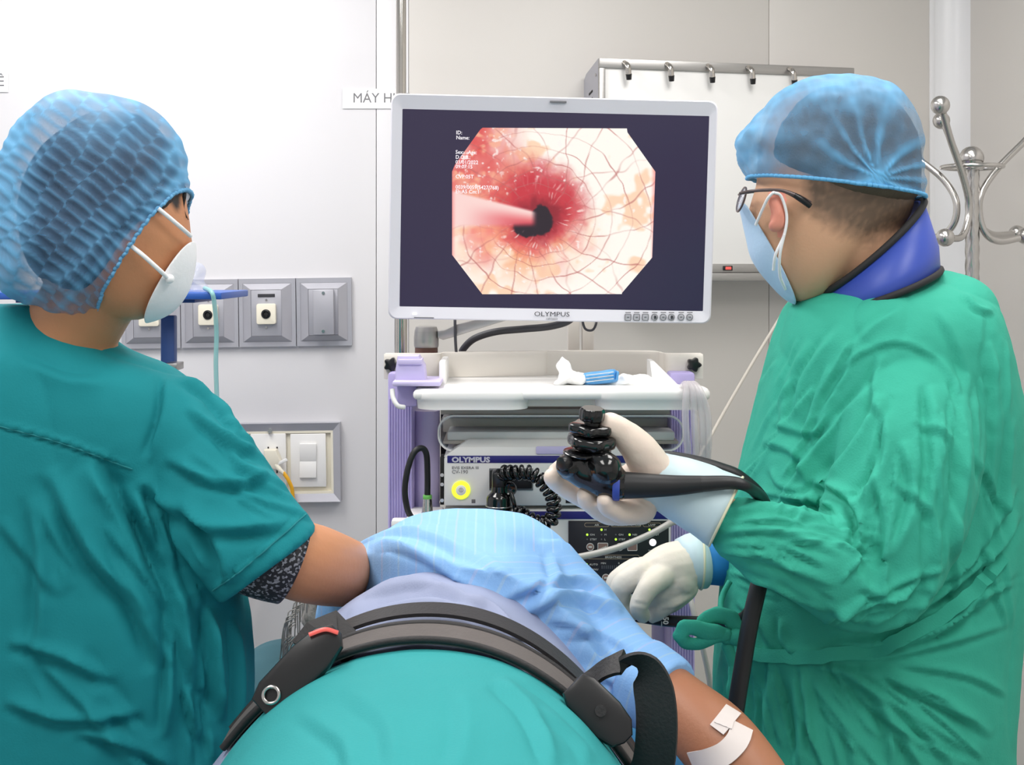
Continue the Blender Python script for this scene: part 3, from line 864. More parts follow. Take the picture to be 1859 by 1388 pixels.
# top rail with the moulded back wall of the tray
zr0, zr1 = P(0, 690, 2.66).z, P(0, 642, 2.66).z
def rail_pts():
    pts = []
    for px, dd in ((698, 2.66), (790, 2.66), (808, 2.70), (860, 2.71), (980, 2.735), (1010, 2.745), (1170, 2.74), (1200, 2.70), (1215, 2.66), (1275, 2.66)):
        p = P(px, 660, dd); pts.append((p.x, p.y))
    return pts
rp = catmull(rail_pts(), 60)
vs = []
for x, y in rp:
    hw = 0.012
    for yy, zz in ((y - hw, zr0 + 0.004), (y - hw, zr1 - 0.006), (y - hw + 0.004, zr1), (y + 0.03, zr1), (y + 0.03, zr0)):
        vs.append((x, yy, zz))
fs = []
for i in range(59):
    for k in range(5):
        k2 = (k + 1) % 5; fs.append((i * 5 + k, i * 5 + k2, i * 5 + 5 + k2, i * 5 + 5 + k))
fs += [tuple(range(5)), tuple(59 * 5 + k for k in range(4, -1, -1))]
me = mesh_of(vs, fs); fix_normals(me); link('top_rail', me, 'ivory_plastic', cart, auto=40)
# tray floor behind the front lip
pbox('tray_floor', (802, 701, 1236, 711), 2.50, 0.2, 'white_plastic', cart, 0.004)
box('tray_lip', ((P(1010, 0, 2.46).x), 2.475, P(0, 716, 2.46).z), (U(520, 2.46), 0.05, 0.018), 'white_plastic', cart, bevel=0.008, seg=4)
box('tray_apron', ((P(1010, 0, 2.48).x), 2.5, P(0, 731, 2.48).z), (U(440, 2.48), 0.04, 0.014), 'ivory_plastic', cart, bevel=0.002)
def handle(x0, x1, name='tray_handle'):
    w = U(x1 - x0, 2.44)
    c = P((x0 + x1) / 2, 722, 2.44)
    # rounded grip in plan, lofted: thick rounded bar with a skirt below
    outl = rrect(w, 0.12, 0.045, 8)
    bm = bmesh.new()
    rows = []
    for z, s in ((0.0145, 0.93), (0.0125, 0.97), (0.007, 1.0), (0.0, 1.0), (-0.005, 0.985), (-0.007, 0.955), (-0.0225, 0.94)):
        rows.append([bm.verts.new((c.x + x * (1 - (1 - s) * 0.12 / w * 2), c.y + 0.06 + y * s, c.z + z)) for x, y in outl])
    n = len(outl)
    for i in range(len(rows) - 1):
        for k in range(n):
            bm.faces.new((rows[i][k], rows[i][(k + 1) % n], rows[i + 1][(k + 1) % n], rows[i + 1][k]))
    bm.faces.new(rows[0]); bm.faces.new(rows[-1][::-1])
    bmesh.ops.recalc_face_normals(bm, faces=bm.faces)
    me = bpy.data.meshes.new(name); bm.to_mesh(me); bm.free()
    return link(name, me, 'white_plastic', cart, auto=60)
handle(748, 966); handle(1076, 1295)
# tray side walls
for (xa, xb, nm) in ((797, 809, 'tray_side'),):
    pbox(nm, (xa, 655, xb, 700), 2.54, 0.13, 'white_plastic', cart, 0.003)
a = P(1184, 0, 2.56).x; b = P(1230, 0, 2.56).x; z0 = P(0, 699, 2.56).z; z1 = P(0, 658, 2.56).z
me = mesh_of([(a, 2.54, z0), (a, 2.66, z0), (a, 2.66, z1), (a, 2.60, z1), (b, 2.50, z0), (b, 2.66, z0), (a + 0.008, 2.66, z1), (a + 0.008, 2.60, z1)],
             [(0, 1, 2, 3), (4, 7, 6, 5), (0, 3, 7, 4), (3, 2, 6, 7), (1, 5, 6, 2), (0, 4, 5, 1)]); fix_normals(me)
link('tray_side', me, 'white_plastic', cart, auto=30)
# star knobs
for px in (709, 1261):
    c = P(px, 662, 2.63); pts = []
    for k in range(40):
        a = 2 * math.pi * k / 40; r = 0.0125 + 0.0022 * math.cos(5 * a + 0.3); pts.append((r * math.cos(a), r * math.sin(a)))
    prism('star_knob', pts, c, 0.022, 'black_plastic', cart, bevel=0.003)
# lavender scope holder box with white clip at the left
hp = [(-0.022, 0.027), (0.017, 0.027), (0.028, 0.008), (0.031, -0.022), (-0.026, -0.022), (-0.026, 0.0)]
hb = prism('scope_holder', hp, P(743, 672, 2.49), 0.05, 'lavender_pale', cart, bevel=0.003)
pbox('holder_lid', (722, 652, 766, 662), 2.485, 0.05, 'lavender_pale', hb, 0.002)
pbox('holder_flange', (712, 692, 800, 701), 2.46, 0.12, 'lavender_pale', cart, 0.003)
pbox('holder_pocket', (720, 699, 757, 738), 2.50, 0.05, 'lavender', cart, 0.004)
tube('holder_hook', [P(712, 706, 2.47), P(714, 722, 2.465), P(722, 736, 2.462), P(734, 739, 2.47)], 0.0045, 'white_plastic', cart)
# under the tray: dark slot, shelf, open clear drawer
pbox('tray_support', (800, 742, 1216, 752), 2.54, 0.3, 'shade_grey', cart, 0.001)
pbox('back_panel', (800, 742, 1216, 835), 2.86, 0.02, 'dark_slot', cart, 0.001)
W = U(447, 2.53)
c = P(1018, 786, 2.53); hD = U(66, 2.53)
ringframe('drawer_rim', rrect(W, hD, 0.03, 8), rrect(W - 0.01, hD - 0.01, 0.026, 8), c, 0.3, 'clear_plastic', cart)
ringframe('drawer_edge', rrect(W, hD, 0.03, 8), rrect(W - 0.006, hD - 0.006, 0.028, 8), c - Vector((0, 0.002, 0)), 0.004, 'white_plastic', cart)
pbox('drawer_wall', (804, 758, 1232, 784), 2.64, 0.01, 'ivory_plastic', cart, 0.002)
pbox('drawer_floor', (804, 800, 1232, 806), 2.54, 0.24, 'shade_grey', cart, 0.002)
pbox('keyboard_cover', (812, 783, 1225, 800), 2.545, 0.085, 'device_grey', cart, 0.004)
# shelves under the devices and the base with casters
zs = [P(0, 921, 2.5).z - 0.001, P(0, 1084, 2.5).z - 0.008, 0.42]
for z in zs:
    th = 0.008 if z > 0.5 else 0.02
    box('shelf', (P(1012, 0, 2.5).x, 2.74, z - 0.0 if z > 0.5 else z), (U(428, 2.54), 0.36, 0.003 if z == zs[0] else th), 'ivory_plastic', cart, bevel=0.001)
box('base', (P(985, 0, 2.75).x, 2.77, 0.12), (U(520, 2.75), 0.46, 0.06), 'ivory_plastic', cart, bevel=0.015, seg=3)
for sx in (-1, 1):
    for sy in (-1, 1):
        x = P(985, 0, 2.75).x + sx * U(225, 2.75); y = 2.77 + sy * 0.19
        cyl('caster', (x - 0.014, y, 0.045), (x + 0.014, y, 0.045), 0.045, 'black_rubber', cart, n=22, bevel=0.006)
        box('caster_fork', (x, y, 0.075), (0.036, 0.03, 0.04), 'ivory_plastic', cart, bevel=0.003)
# monitor arm: lathe joint on its brown collar, slanted arm and its cable
ac = P(774, 640, 2.74)
lathe('arm_collar', [(0.0235, 0), (0.0235, 0.016)], (ac.x, ac.y, P(0, 643, 2.74).z), (0, 0, 1), 'brown_collar', cart)
lathe('arm_joint', [(0.0245, 0), (0.0255, 0.004), (0.0255, 0.02), (0.024, 0.034), (0.0215, 0.042), (0.017, 0.0435)], (ac.x, ac.y, P(0, 630, 2.74).z), (0, 0, 1), 'steel_brushed', cart)
bx0, bx1 = P(790, 603, 2.745), P(905, 577, 2.745)
ap = [(P(x, y, 2.74).x, P(x, y, 2.74).z) for x, y in ((795, 600), (808, 598), (830, 588), (940, 560), (940, 575), (895, 588), (820, 612), (805, 616), (795, 612))]
prism('arm', [(x, z) for x, z in ap], (0, 2.725, 0), 0.03, 'steel_brushed', cart, bevel=0.002)
cyl('arm_head', P(1000, 480, 2.70), P(1000, 480, 2.76), 0.03, 'steel_brushed', cart)
prism('arm_link', [(P(x, y, 2.74).x, P(x, y, 2.74).z) for x, y in ((925, 560), (985, 470), (1015, 470), (1015, 490), (950, 578))], (0, 2.715, 0), 0.03, 'steel_brushed', cart, bevel=0.003)
tube('monitor_cable', [P(837, 646, 2.80), P(842, 632, 2.79), P(862, 614, 2.78), P(900, 602, 2.77), P(950, 597, 2.76), P(1000, 592, 2.75), P(1035, 580, 2.74), P(1045, 555, 2.735)], 0.0075, 'cable_grey', cart, n=14)
tube('thin_cable', [P(829, 648, 2.72), P(827, 620, 2.715), P(826, 585, 2.72), P(826, 560, 2.74)], 0.003, 'cable_grey', cart, n=8)
tube('hanging_cable', [P(1056, 575, 2.70), P(1062, 596, 2.70), P(1075, 599, 2.70), P(1082, 588, 2.70), P(1084, 570, 2.72)], 0.0025, 'cable_grey', cart, n=8)
# rear extrusion posts that reach up behind the monitor
for x0, x1 in ((1031, 1052), (1057, 1078)):
    pbox('rear_post', (x0, 555, x1, 660), 2.88, 0.03, 'ivory_plastic', cart, 0.002)
# left side: black looped lead with a metal connector standing in a white holder
pbox('side_shelf', (736, 940, 800, 958), 2.50, 0.12, 'white_plastic', cart, 0.004)
pbox('side_clip', (710, 944, 742, 964), 2.48, 0.03, 'white_plastic', cart, 0.004)
hc = thing('connector_lead', 'black lead looping over to a metal tipped connector left of the processor', 'cable', P(775, 940, 2.48))
cp = P(776, 940, 2.53)
lathe('connector', [(0.0125, 0), (0.0125, 0.008), (0.0105, 0.012), (0.0085, 0.036), (0.0075, 0.038)], cp, (0, 0, 1), 'steel', hc)
lathe('colour_ring', [(0.0078, 0.036), (0.0085, 0.037), (0.0085, 0.043), (0.0078, 0.044)], cp, (0, 0, 1), 'green_ring', hc)
tube('lead', [P(776, 899, 2.53), P(776, 860, 2.53), P(774, 824, 2.525), P(765, 813, 2.52), P(751, 822, 2.515), P(740, 852, 2.51), P(735, 890, 2.51), P(740, 925, 2.515), P(752, 948, 2.52), P(770, 990, 2.54), (P(780, 0, 2.55).x, 2.55, 0.8), (P(790, 0, 2.55).x, 2.57, 0.7)], 0.0058, 'black_rubber', hc, n=14, res=90)

# ================================================================== monitor
mw, mh = U(592, 2.56), U(407, 2.56)
mcen = P(1004, 381, 2.56)
Rm = (Matrix.Rotation(math.radians(3.0), 3, 'Z') @ Matrix.Rotation(math.radians(1.0), 3, 'Y') @ Matrix.Rotation(math.radians(4.5), 3, 'X')).to_euler()
mon = thing('monitor', 'white flat screen medical monitor showing a red endoscope picture', 'monitor', mcen, rot=Rm, world=False)
def mp(px, py):
    """picture offset -> monitor face coordinates (undo the slight roll)"""
    dx, dz = (px - 1004) * 2.56 / F, -(py - 381) * 2.56 / F
    a = math.radians(1.0); return dx * math.cos(a) - dz * math.sin(a), dx * math.sin(a) + dz * math.cos(a)
sx0, sz0 = mp(729, 206); sx1, sz1 = mp(1285, 562)
scw, sch = U(557, 2.56), U(357, 2.56)
sc = ((mp(729, 384)[0] + mp(1285, 384)[0]) / 2, -0.002 + 0.0)
inner = [(x + sc[0], z - 0.0025) for x, z in rrect(scw, sch, 0.0015, 6)]
outer = rrect(mw, mh, 0.016, 6)
# front bezel: face ring rounding over to the sides
ringframe('bezel', [(x * 0.992, z * 0.99) for x, z in outer], inner, (0, -0.0, 0), 0.02, 'monitor_white', mon, front=0.006)
ringframe('bezel_edge', outer, [(x * 0.99, z * 0.988) for x, z in outer], (0, 0.003, 0), 0.03, 'monitor_white', mon, front=-0.003)
prism('rear_case', rrect(mw * 0.985, mh * 0.98, 0.02, 6), (0, 0.022, 0), 0.04, 'monitor_white', mon, bevel=0.01)
prism('rear_bulge', rrect(mw * 0.6, mh * 0.6, 0.02, 6), (0, 0.06, 0), 0.03, 'monitor_white', mon, bevel=0.01)
# the lit panel
def emission_material(name, rgb=None, strength=1.0, attr=None):
    m = bpy.data.materials.new(name); m.use_nodes = True
    nt = m.node_tree; b = nt.nodes['Principled BSDF']
    b.inputs['Base Color'].default_value = (0.012, 0.012, 0.016, 1); b.inputs['Roughness'].default_value = 0.35
    b.inputs['Emission Strength'].default_value = strength
    if attr:
        at = nt.nodes.new('ShaderNodeAttribute'); at.attribute_name = attr
        nt.links.new(at.outputs['Color'], b.inputs['Emission Color'])
    else:
        b.inputs['Emission Color'].default_value = lin(rgb) + (1,)
    return m
M['screen_dark'] = emission_material('screen_dark', (46, 34, 70), 0.75)
M['screen_picture'] = emission_material('screen_picture', attr='picture', strength=1.0)
M['screen_text'] = emission_material('screen_text', (250, 245, 250), 1.1)
prism('screen', [(x + sc[0], z - 0.0025) for x, z in rrect(scw + 0.004, sch + 0.004, 0.001, 2)], (0, 0.006, 0), 0.012, 'screen_dark', mon, bevel=0)

# endoscope picture, drawn procedurally over a fine grid (screen print)
GX, GY = 330, 270
X0, X1, Y0, Y1 = 819.0, 1192.0, 233.0, 535.0
gx = np.linspace(X0, X1, GX); gy = np.linspace(Y0, Y1, GY)
XX, YY = np.meshgrid(gx, gy)
def vnoise(x, y, s, seed):
    """smooth value noise"""
    r = np.random.default_rng(seed); G = r.random((64, 64))
    u, v = x / s, y / s; iu, iv = np.floor(u).astype(int), np.floor(v).astype(int)
    fu, fv = u - iu, v - iv; fu = fu * fu * (3 - 2 * fu); fv = fv * fv * (3 - 2 * fv)
    g = lambda a, b: G[(iv + b) % 64, (iu + a) % 64]
    return (g(0, 0) * (1 - fu) + g(1, 0) * fu) * (1 - fv) + (g(0, 1) * (1 - fu) + g(1, 1) * fu) * fv
def fbm(x, y, s, seed): return 0.55 * vnoise(x, y, s, seed) + 0.3 * vnoise(x, y, s / 2.1, seed + 1) + 0.15 * vnoise(x, y, s / 4.3, seed + 2)
def ss(a, b, x): t = np.clip((x - a) / (b - a), 0, 1); return t * t * (3 - 2 * t)
def mixc(A, B, t): return A * (1 - t[..., None]) + np.array(B, float) * t[..., None]
wx = XX + 22 * (fbm(XX, YY, 60, 3) - 0.5); wy = YY + 22 * (fbm(XX, YY, 60, 9) - 0.5)
dx, dy = wx - 980, wy - 395
r = np.hypot(dx * 0.92, dy); th = np.arctan2(dy, dx)
# brightness direction: upper right and bottom are washed out, upper left is red
bright = ss(40, 150, r + 40 * np.cos(th + 0.7) - 18 * ((th < -1.7) | (th > 2.9)) + 40 * (fbm(XX, YY, 45, 21) - 0.5) + 30 * ss(0.3, 1.6, th) * ss(2.6, 1.9, th))
C = np.ones(XX.shape + (3,)) * np.array([236, 112, 100.])
C = mixc(C, (246, 168, 120), ss(0.30, 0.62, fbm(XX, YY, 34, 5)))
C = mixc(C, (253, 222, 196), ss(0.42, 0.8, fbm(XX, YY, 26, 15)) * 0.85)
C = mixc(C, (255, 250, 240), bright)
orange = ss(0.56, 0.68, fbm(XX, YY, 40, 33)) * ss(60, 110, r) * 0.75
C = mixc(C, (250, 192, 146), orange * 0.8)
ul = ss(-40, 60, -(XX - 930)) * ss(-60, 30, -(YY - 340))
C = mixc(C, (224, 92, 88), ul * 0.85 * (0.5 + fbm(XX, YY, 30, 44)))
cells = fbm(XX, YY, 20, 51)
C = mixc(C, (250, 186, 150), ul * ss(0.52, 0.68, cells) * 0.8)
C = mixc(C, (255, 246, 240), ul * ss(0.66, 0.74, fbm(XX, YY, 12, 61)) * ss(885, 905, XX))
# dark throat with reddish surround
C = mixc(C, (200, 46, 58), ss(98, 40, r + 14 * np.cos(th - 0.9) + 24 * (fbm(XX, YY, 14, 71) - 0.5) + 12 * np.cos(th - 2.2)) * 0.95)
C = mixc(C, (140, 22, 36), ss(56, 24, r + 16 * (fbm(XX, YY, 10, 81) - 0.5)) * 0.9)
el = np.minimum(np.hypot((XX - 984) / 19, (YY - 400) / 27), np.hypot((XX - 958) / 26, (YY - 414) / 16)) + 0.35 * (fbm(XX, YY, 9, 91) - 0.5)
C = mixc(C, (34, 14, 26), ss(1.12, 0.92, el))
# sparkle streaks around the throat
rad = vnoise(th * 22 + 50, r * 0.06 + 9, 1.0, 95)
C = mixc(C, (255, 236, 226), ss(0.72, 0.9, rad) * ss(30, 48, r) * ss(100, 60, r) * ss(-2.6, -0.2, th) * 0.8)
C = mixc(C, (255, 246, 240), ss(0.7, 0.8, fbm(XX, YY, 8, 97)) * ss(50, 80, r) * 0.8)
# wire mesh: two families of curved wires growing with distance
lr = np.log(np.maximum(r, 8))
for k, (a, b, w) in enumerate(((4.4, 0.16, 0.034), (0.9, 2.86, 0.03), (-0.8, 1.6, 0.022))):
    ph = a * lr + b * th + 0.45 * (fbm(XX, YY, 70, 101 + k) - 0.5)
    fr = np.abs(ph - np.round(ph))
    ln = ss(w * 1.5, w * 0.4, fr * (r / 80) ** 0.25 * 1.0 * np.maximum(1, r / 130)) * ss(40, 62, r) * (0.35 + 0.65 * ss(0.35, 0.6, fbm(XX, YY, 44, 111 + k)))
    C = mixc(C, (186, 104, 100), ln * (0.72, 0.65, 0.35)[k])
# instrument entering from the left
top = 347 + (XX - 821) * 0.245; bot = 412 - (XX - 821) * 0.02
ins = ss(-3, 4, YY - top) * ss(-6, 6, bot - YY) * ss(978, 962, XX)
ti = (YY - top) / np.maximum(bot - top, 1)
CI = mixc(np.ones(XX.shape + (3,)) * np.array([250, 214, 208.]), (232, 120, 124), ss(0.1, 0.75, ti) * ss(830, 930, XX))
CI = mixc(CI, (206, 70, 84), ss(0.55, 1.0, ti) * ss(900, 960, XX))
C = C * (1 - ins[..., None]) + CI * ins[..., None]
C = mixc(C, (248, 150, 138), ss(60, 0, np.hypot(XX - 880, (YY - 425) * 1.6)) * 0.6 * (1 - ins))
C = mixc(C, (240, 110, 110), ss(10, 0, np.minimum(XX - 819, 1192 - XX)) * 0.6)
C = np.clip(C, 0, 255) / 255
CL = np.where(C <= 0.04045, C / 12.92, ((C + 0.055) / 1.055) ** 2.4)
# octagon: pull grid corners inside by cutting columns per row
yl = np.array([233, 236, 300, 312, 463, 535]); xl_ = np.array([876, 872, 826, 821, 821, 876]); xr_ = np.array([1138, 1139, 1185, 1191, 1187, 1132]); 
yr = np.array([233, 240, 303, 311, 468, 533])
L = np.interp(gy, yl, xl_); Rr = np.interp(gy, yr, xr_)
vs = []
cols = []
for j in range(GY):
    for i in range(GX):
        x = L[j] + (Rr[j] - L[j]) * i / (GX - 1)
        vs.append((mp(x, gy[j])[0], 0.0055, mp(x, gy[j])[1]))
        fi = (x - X0) / (X1 - X0) * (GX - 1); i0 = int(min(max(fi, 0), GX - 1)); i1 = min(i0 + 1, GX - 1); f_ = min(max(fi - i0, 0), 1)
        c3 = CL[j, i0] * (1 - f_) + CL[j, i1] * f_
        cols += [c3[0], c3[1], c3[2], 1.0]
fs = [(j * GX + i, (j + 1) * GX + i, (j + 1) * GX + i + 1, j * GX + i + 1) for j in range(GY - 1) for i in range(GX - 1)]
me = mesh_of(vs, fs)
ca = me.color_attributes.new('picture', 'FLOAT_COLOR', 'POINT'); ca.data.foreach_set('color', cols)
sp = link('screen_picture', me, 'screen_picture', mon, False)
sp['label'] = 'red and white endoscope view with a wire mesh'
def mtext(nm, s, size, px, py, m, bold=0.0, xs=1.0, align='LEFT', y=-0.0006, parent=mon):
    x, z = mp(px, py)
    return text(nm, s, U(size, 2.56), (x, y, z), m, parent, bold=bold, xs=xs, align=align, ext=0.0002)
for s, px, py in (('ID:', 828, 245), ('Name:', 828, 254), ('Sex:   Age:', 827, 280), ('D.O.B.:', 827, 289), ('03/01/2022', 827, 298), ('09:07:15', 827, 306),
                  ('CVP:05T', 827, 324), ('0039/0059(5427/768)', 827, 343), ('Eh:A5 Cm:1', 827, 351)):
    mtext('screen_lettering', s, 9.5, px, py, 'screen_text', 0.00012, 0.95, y=0.0045)
mtext('maker_lettering', 'OLYMPUS', 12, 1003, 575, 'print_dark', 0.0, 1.25, 'CENTER', y=-0.0008)
mtext('model_lettering', 'OEV262H', 5, 1003, 581.5, 'print_grey', 0.0, 1.0, 'CENTER', y=-0.0008)
x, z = mp(1012, 186); box('top_tab', (x, -0.001, z), (U(30, 2.56), 0.004, U(4, 2.56)), 'print_grey', mon, bevel=0.0008)
x, z = mp(753, 570); box('power_lamp', (x, -0.001, z), (U(7, 2.56), 0.003, U(4, 2.56)), 'lamp_white', mon, bevel=0.0006)
x, z = mp(770, 577); box('groove', (x, -0.0003, z), (U(36, 2.56), 0.002, U(1.4, 2.56)), 'print_grey', mon, bevel=0)
for k, px in enumerate((1143, 1159, 1175, 1192, 1208, 1223, 1241, 1257)):
    x, z = mp(px, 577)
    r_ = 0.0018 if k < 3 else 0.0058
    bt = ringframe('button', rrect(U(12, 2.56), U(12, 2.56), r_, 5), rrect(U(10, 2.56), U(10, 2.56), r_ * 0.8, 5), (x, -0.0012, z), 0.003, 'print_grey', mon)
    x2, z2 = mp(px, 579)
    if k in (3, 5): box('button_mark', (x + 0.001, -0.0008, z), (0.004, 0.001, 0.006), 'print_dark', bt, bevel=0)
    else: box('button_mark', (x, -0.0008, z), (0.0045, 0.001, 0.0022), 'print_grey', bt, bevel=0)
    x3, z3 = mp(px, 568.5); box('button_caption', (x3, -0.0006, z3), (U(10, 2.56), 0.001, U(1.6, 2.56)), 'print_grey', mon, bevel=0)

# ================================================================== video processor (upper device)
DV = 2.50
vp = thing('video_processor', 'grey video processor with a lit yellow ring button and blue stripe', 'video processor', (P(1003, 0, DV).x, DV + 0.2, P(0, 919, DV).z))
def vbox(nm, r, y, depth, m, parent, bevel=0.0005): return pbox(nm, r, DV + y, depth, m, parent, bevel)
vbox('body', (806, 829, 1200, 918), 0.0, 0.3, 'device_grey', vp, 0.004)
# sloped top cover
a0, a1 = P(806, 829, DV), P(1200, 829, DV); tz = P(0, 801, DV).z
i0, i1 = P(850, 0, DV).x, P(1165, 0, DV).x
me = mesh_of([(a0.x, DV + 0.003, a0.z), (a1.x, DV + 0.003, a0.z), (a1.x, DV + 0.3, a0.z), (a0.x, DV + 0.3, a0.z),
              (i0 - 0.02, DV + 0.008, tz - 0.012), (i1 + 0.02, DV + 0.008, tz - 0.012), (i1, DV + 0.03, tz), (i0, DV + 0.03, tz), (i1, DV + 0.28, tz), (i0, DV + 0.28, tz)],
             [(0, 1, 5, 4), (4, 5, 6, 7), (7, 6, 8, 9), (0, 4, 7, 9, 3), (1, 2, 8, 6, 5), (2, 3, 9, 8), (0, 3, 2, 1)]); fix_normals(me)
link('top_cover', me, 'device_grey', vp, auto=25)
prism('cover_window', rrect(U(60, DV), U(14, DV), 0.003, 4), P(1003, 817, DV + 0.002), 0.004, 'lavender_pale', vp, bevel=0.0005)
vbox('stripe', (812, 827, 1198, 840), -0.001, 0.003, 'navy', vp)
text('maker_lettering', 'OLYMPUS', U(13, DV), P(820, 838.5, DV - 0.0018), 'print_silver', vp, bold=0.0006, xs=1.22)
text('series_lettering', 'EVIS EXERA III', U(7, DV), P(820, 851, DV - 0.0006), 'print_grey', vp, xs=1.15)
text('model_lettering', 'CV-190', U(9, DV), P(820, 859, DV - 0.0006), 'print_grey', vp, xs=1.05)
lathe('power_ring', [(U(17, DV), 0), (U(17, DV), 0.003), (U(15, DV), 0.005), (U(10, DV), 0.0045), (U(9.5, DV), 0.002)], P(837, 889, DV), (0, -1, 0), 'led_lime', vp)
pb = lathe('power_button', [(U(9.5, DV), 0), (U(9.5, DV), 0.004), (U(8, DV), 0.005), (0.0001, 0.005)], P(837, 889, DV), (0, -1, 0), 'white_plastic', vp)
circ = lambda r, n=20: [(r * math.cos(2 * math.pi * k / n), r * math.sin(2 * math.pi * k / n)) for k in range(n)]
ringframe('power_mark', circ(U(4, DV)), circ(U(3.3, DV)), P(837, 889, DV - 0.0055), 0.001, 'print_grey', pb)
box('power_bar', P(837, 889, DV - 0.0055), (U(0.8, DV), 0.0008, U(4, DV)), 'print_grey', pb, bevel=0)
vbox('compliance_mark', (856, 906, 863, 913), -0.0006, 0.001, 'led_off', vp)
vbox('socket_frame', (888, 850, 968, 890), -0.002, 0.006, 'print_grey', vp, 0.001)
vbox('socket_block', (889, 853, 966, 887), -0.006, 0.008, 'black_plastic', vp, 0.002)
vbox('control_panel', (1027, 897, 1198, 913), -0.0012, 0.003, 'panel_black', vp)
lathe('panel_button', [(U(4.5, DV), 0), (U(4.5, DV), 0.002), (0.0001, 0.0022)], P(1036, 902, DV - 0.001), (0, -1, 0), 'print_white', vp)
for y0 in (862, 879, 908):
    cyl('side_screw', P(802.5, y0, DV + 0.01), P(802.5, y0, DV + 0.004), 0.0035, 'steel', vp, n=12)
vbox('side_bracket', (799, 829, 806, 916), 0.01, 0.04, 'dark_slot', vp, 0.001)

# ================================================================== light source (lower device)
ls = thing('light_source', 'light source with a dark control panel and blue stripe under the processor', 'light source', (P(1010, 0, DV).x, DV + 0.2, P(0, 1083, DV).z))
vbox('body', (806, 925, 1218, 1083), 0.0, 0.3, 'device_grey', ls, 0.004)
vbox('stripe', (812, 928, 1213, 942), -0.001, 0.003, 'navy', ls)
vbox('control_panel', (1032, 945, 1214, 1078), -0.002, 0.004, 'panel_black', ls)
YP = DV - 0.0026
def pill(x0, y0, x1, y1, s, ts=4.6):
    w, h = U(x1 - x0, DV), U(y1 - y0, DV)
    ringframe('heading_ring', rrect(w, h, h * 0.48, 5), rrect(w - 0.0014, h - 0.0014, h * 0.44, 5), P((x0 + x1) / 2, (y0 + y1) / 2, YP), 0.001, 'pill_gold', ls)
    if s: text('heading', s, U(ts, DV), P((x0 + x1) / 2, (y0 + y1) / 2 + 1.8, YP), 'print_white', ls, align='CENTER', xs=1.15)
pill(1061, 948.5, 1106, 956, 'AIR'); pill(1109, 948.5, 1164, 956, 'OPTICAL DIGITAL MODE', 4.2); pill(1167, 948.5, 1200, 956, 'LAMP')
pill(1066, 1007, 1161, 1014.5, 'BRIGHTNESS')
def led(px, py, on, s):
    lathe('indicator', [(U(2.0 if on else 1.3, DV), 0), (U(2.0 if on else 1.3, DV), 0.0012), (0.0001, 0.0016)], P(px, py, YP + 0.0006), (0, -1, 0), 'led_green' if on else 'led_off', ls, n=12)
    if s: text('caption', s, U(4.6, DV), P(px + 5, py + 1.7, YP), 'print_white', ls, xs=1.2)
for q in ((1066, 970, 1, 'ON'), (1066, 978.5, 0, 'STBY'), (1092, 961, 1, 'H'), (1092, 970, 0, 'M'), (1092, 978.5, 0, 'L'), (1118, 970, 0, 'ON'), (1118, 978.5, 1, 'STBY'),
          (1143, 970, 1, 'NBI'), (1143, 978.5, 0, 'SP'), (1179, 961, 1, 'ON'), (1179, 970, 0, 'STBY'), (1065, 1024, 1, 'AUTO'), (1065, 1033, 0, 'MANU')):
    led(*q)
def rbtn(px, py, r, m='button_brown'):
    b_ = lathe('round_button', [(U(r, DV), 0), (U(r, DV), 0.0018), (U(r * 0.8, DV), 0.0026), (0.0001, 0.0026)], P(px, py, YP + 0.0006), (0, -1, 0), m, ls, n=24)
    if m == 'button_brown':
        ringframe('button_rim', circ(U(r, DV)), circ(U(r * 0.85, DV)), P(px, py, YP - 0.0022), 0.001, 'print_white', b_)
        box('button_mark', P(px, py, YP - 0.0024), (U(r * 0.9, DV), 0.001, U(r * 0.35, DV)), 'print_white', b_, bevel=0)
rbtn(1071.5, 992.5, 7); rbtn(1125, 992.5, 7); rbtn(1185, 984, 6.3, 'lamp_white'); rbtn(1100, 1048.5, 7)
def sbtn(px, py, w, h, steps=False):
    prism('square_button', rrect(U(w, DV), U(h, DV), 0.002, 4), P(px, py, YP - 0.001), 0.002, 'button_brown', ls, bevel=0.0004)
    b_ = ringframe('square_rim', rrect(U(w, DV), U(h, DV), 0.002, 4), rrect(U(w - 2, DV), U(h - 2, DV), 0.0014, 4), P(px, py, YP - 0.0018), 0.001, 'print_white', ls)
    if steps:
        for k in range(5): box('level_bar', P(px - 5.4 + k * 2.7, py + 3.2 - 0.55 * k, YP - 0.0016), (U(2, DV), 0.0008, U(1.2 + 1.1 * k, DV)), 'print_white', b_, bevel=0)
sbtn(1094.5, 992.5, 19, 15, True); sbtn(1148, 992, 18, 15); sbtn(1072, 1049, 18, 15)
text('caption', 'TRANS', U(4.6, DV), P(1185, 1001, YP), 'print_white', ls, align='CENTER', xs=1.15)
text('caption', 'ILLUM', U(4.6, DV), P(1185, 1005.5, YP), 'print_white', ls, align='CENTER', xs=1.15)
for s, px in (('MIN', 1095.5), ('0', 1123.5), ('MAX', 1151)): text('caption', s, U(4.6, DV), P(px, 1023.5, YP), 'print_white', ls, align='CENTER', xs=1.15)
for k in range(17):
    px = 1093 + k * 3.7
    lit = k == 11
    box('scale_bar', P(px, 1029, YP), (U(2.2 if lit else 1.0, DV), 0.001, U(6, DV)), 'led_green' if lit else 'print_grey', ls, bevel=0)
text('caption', 'MENU', U(4.6, DV), P(1098, 1066, YP), 'print_white', ls, align='CENTER', xs=1.1)

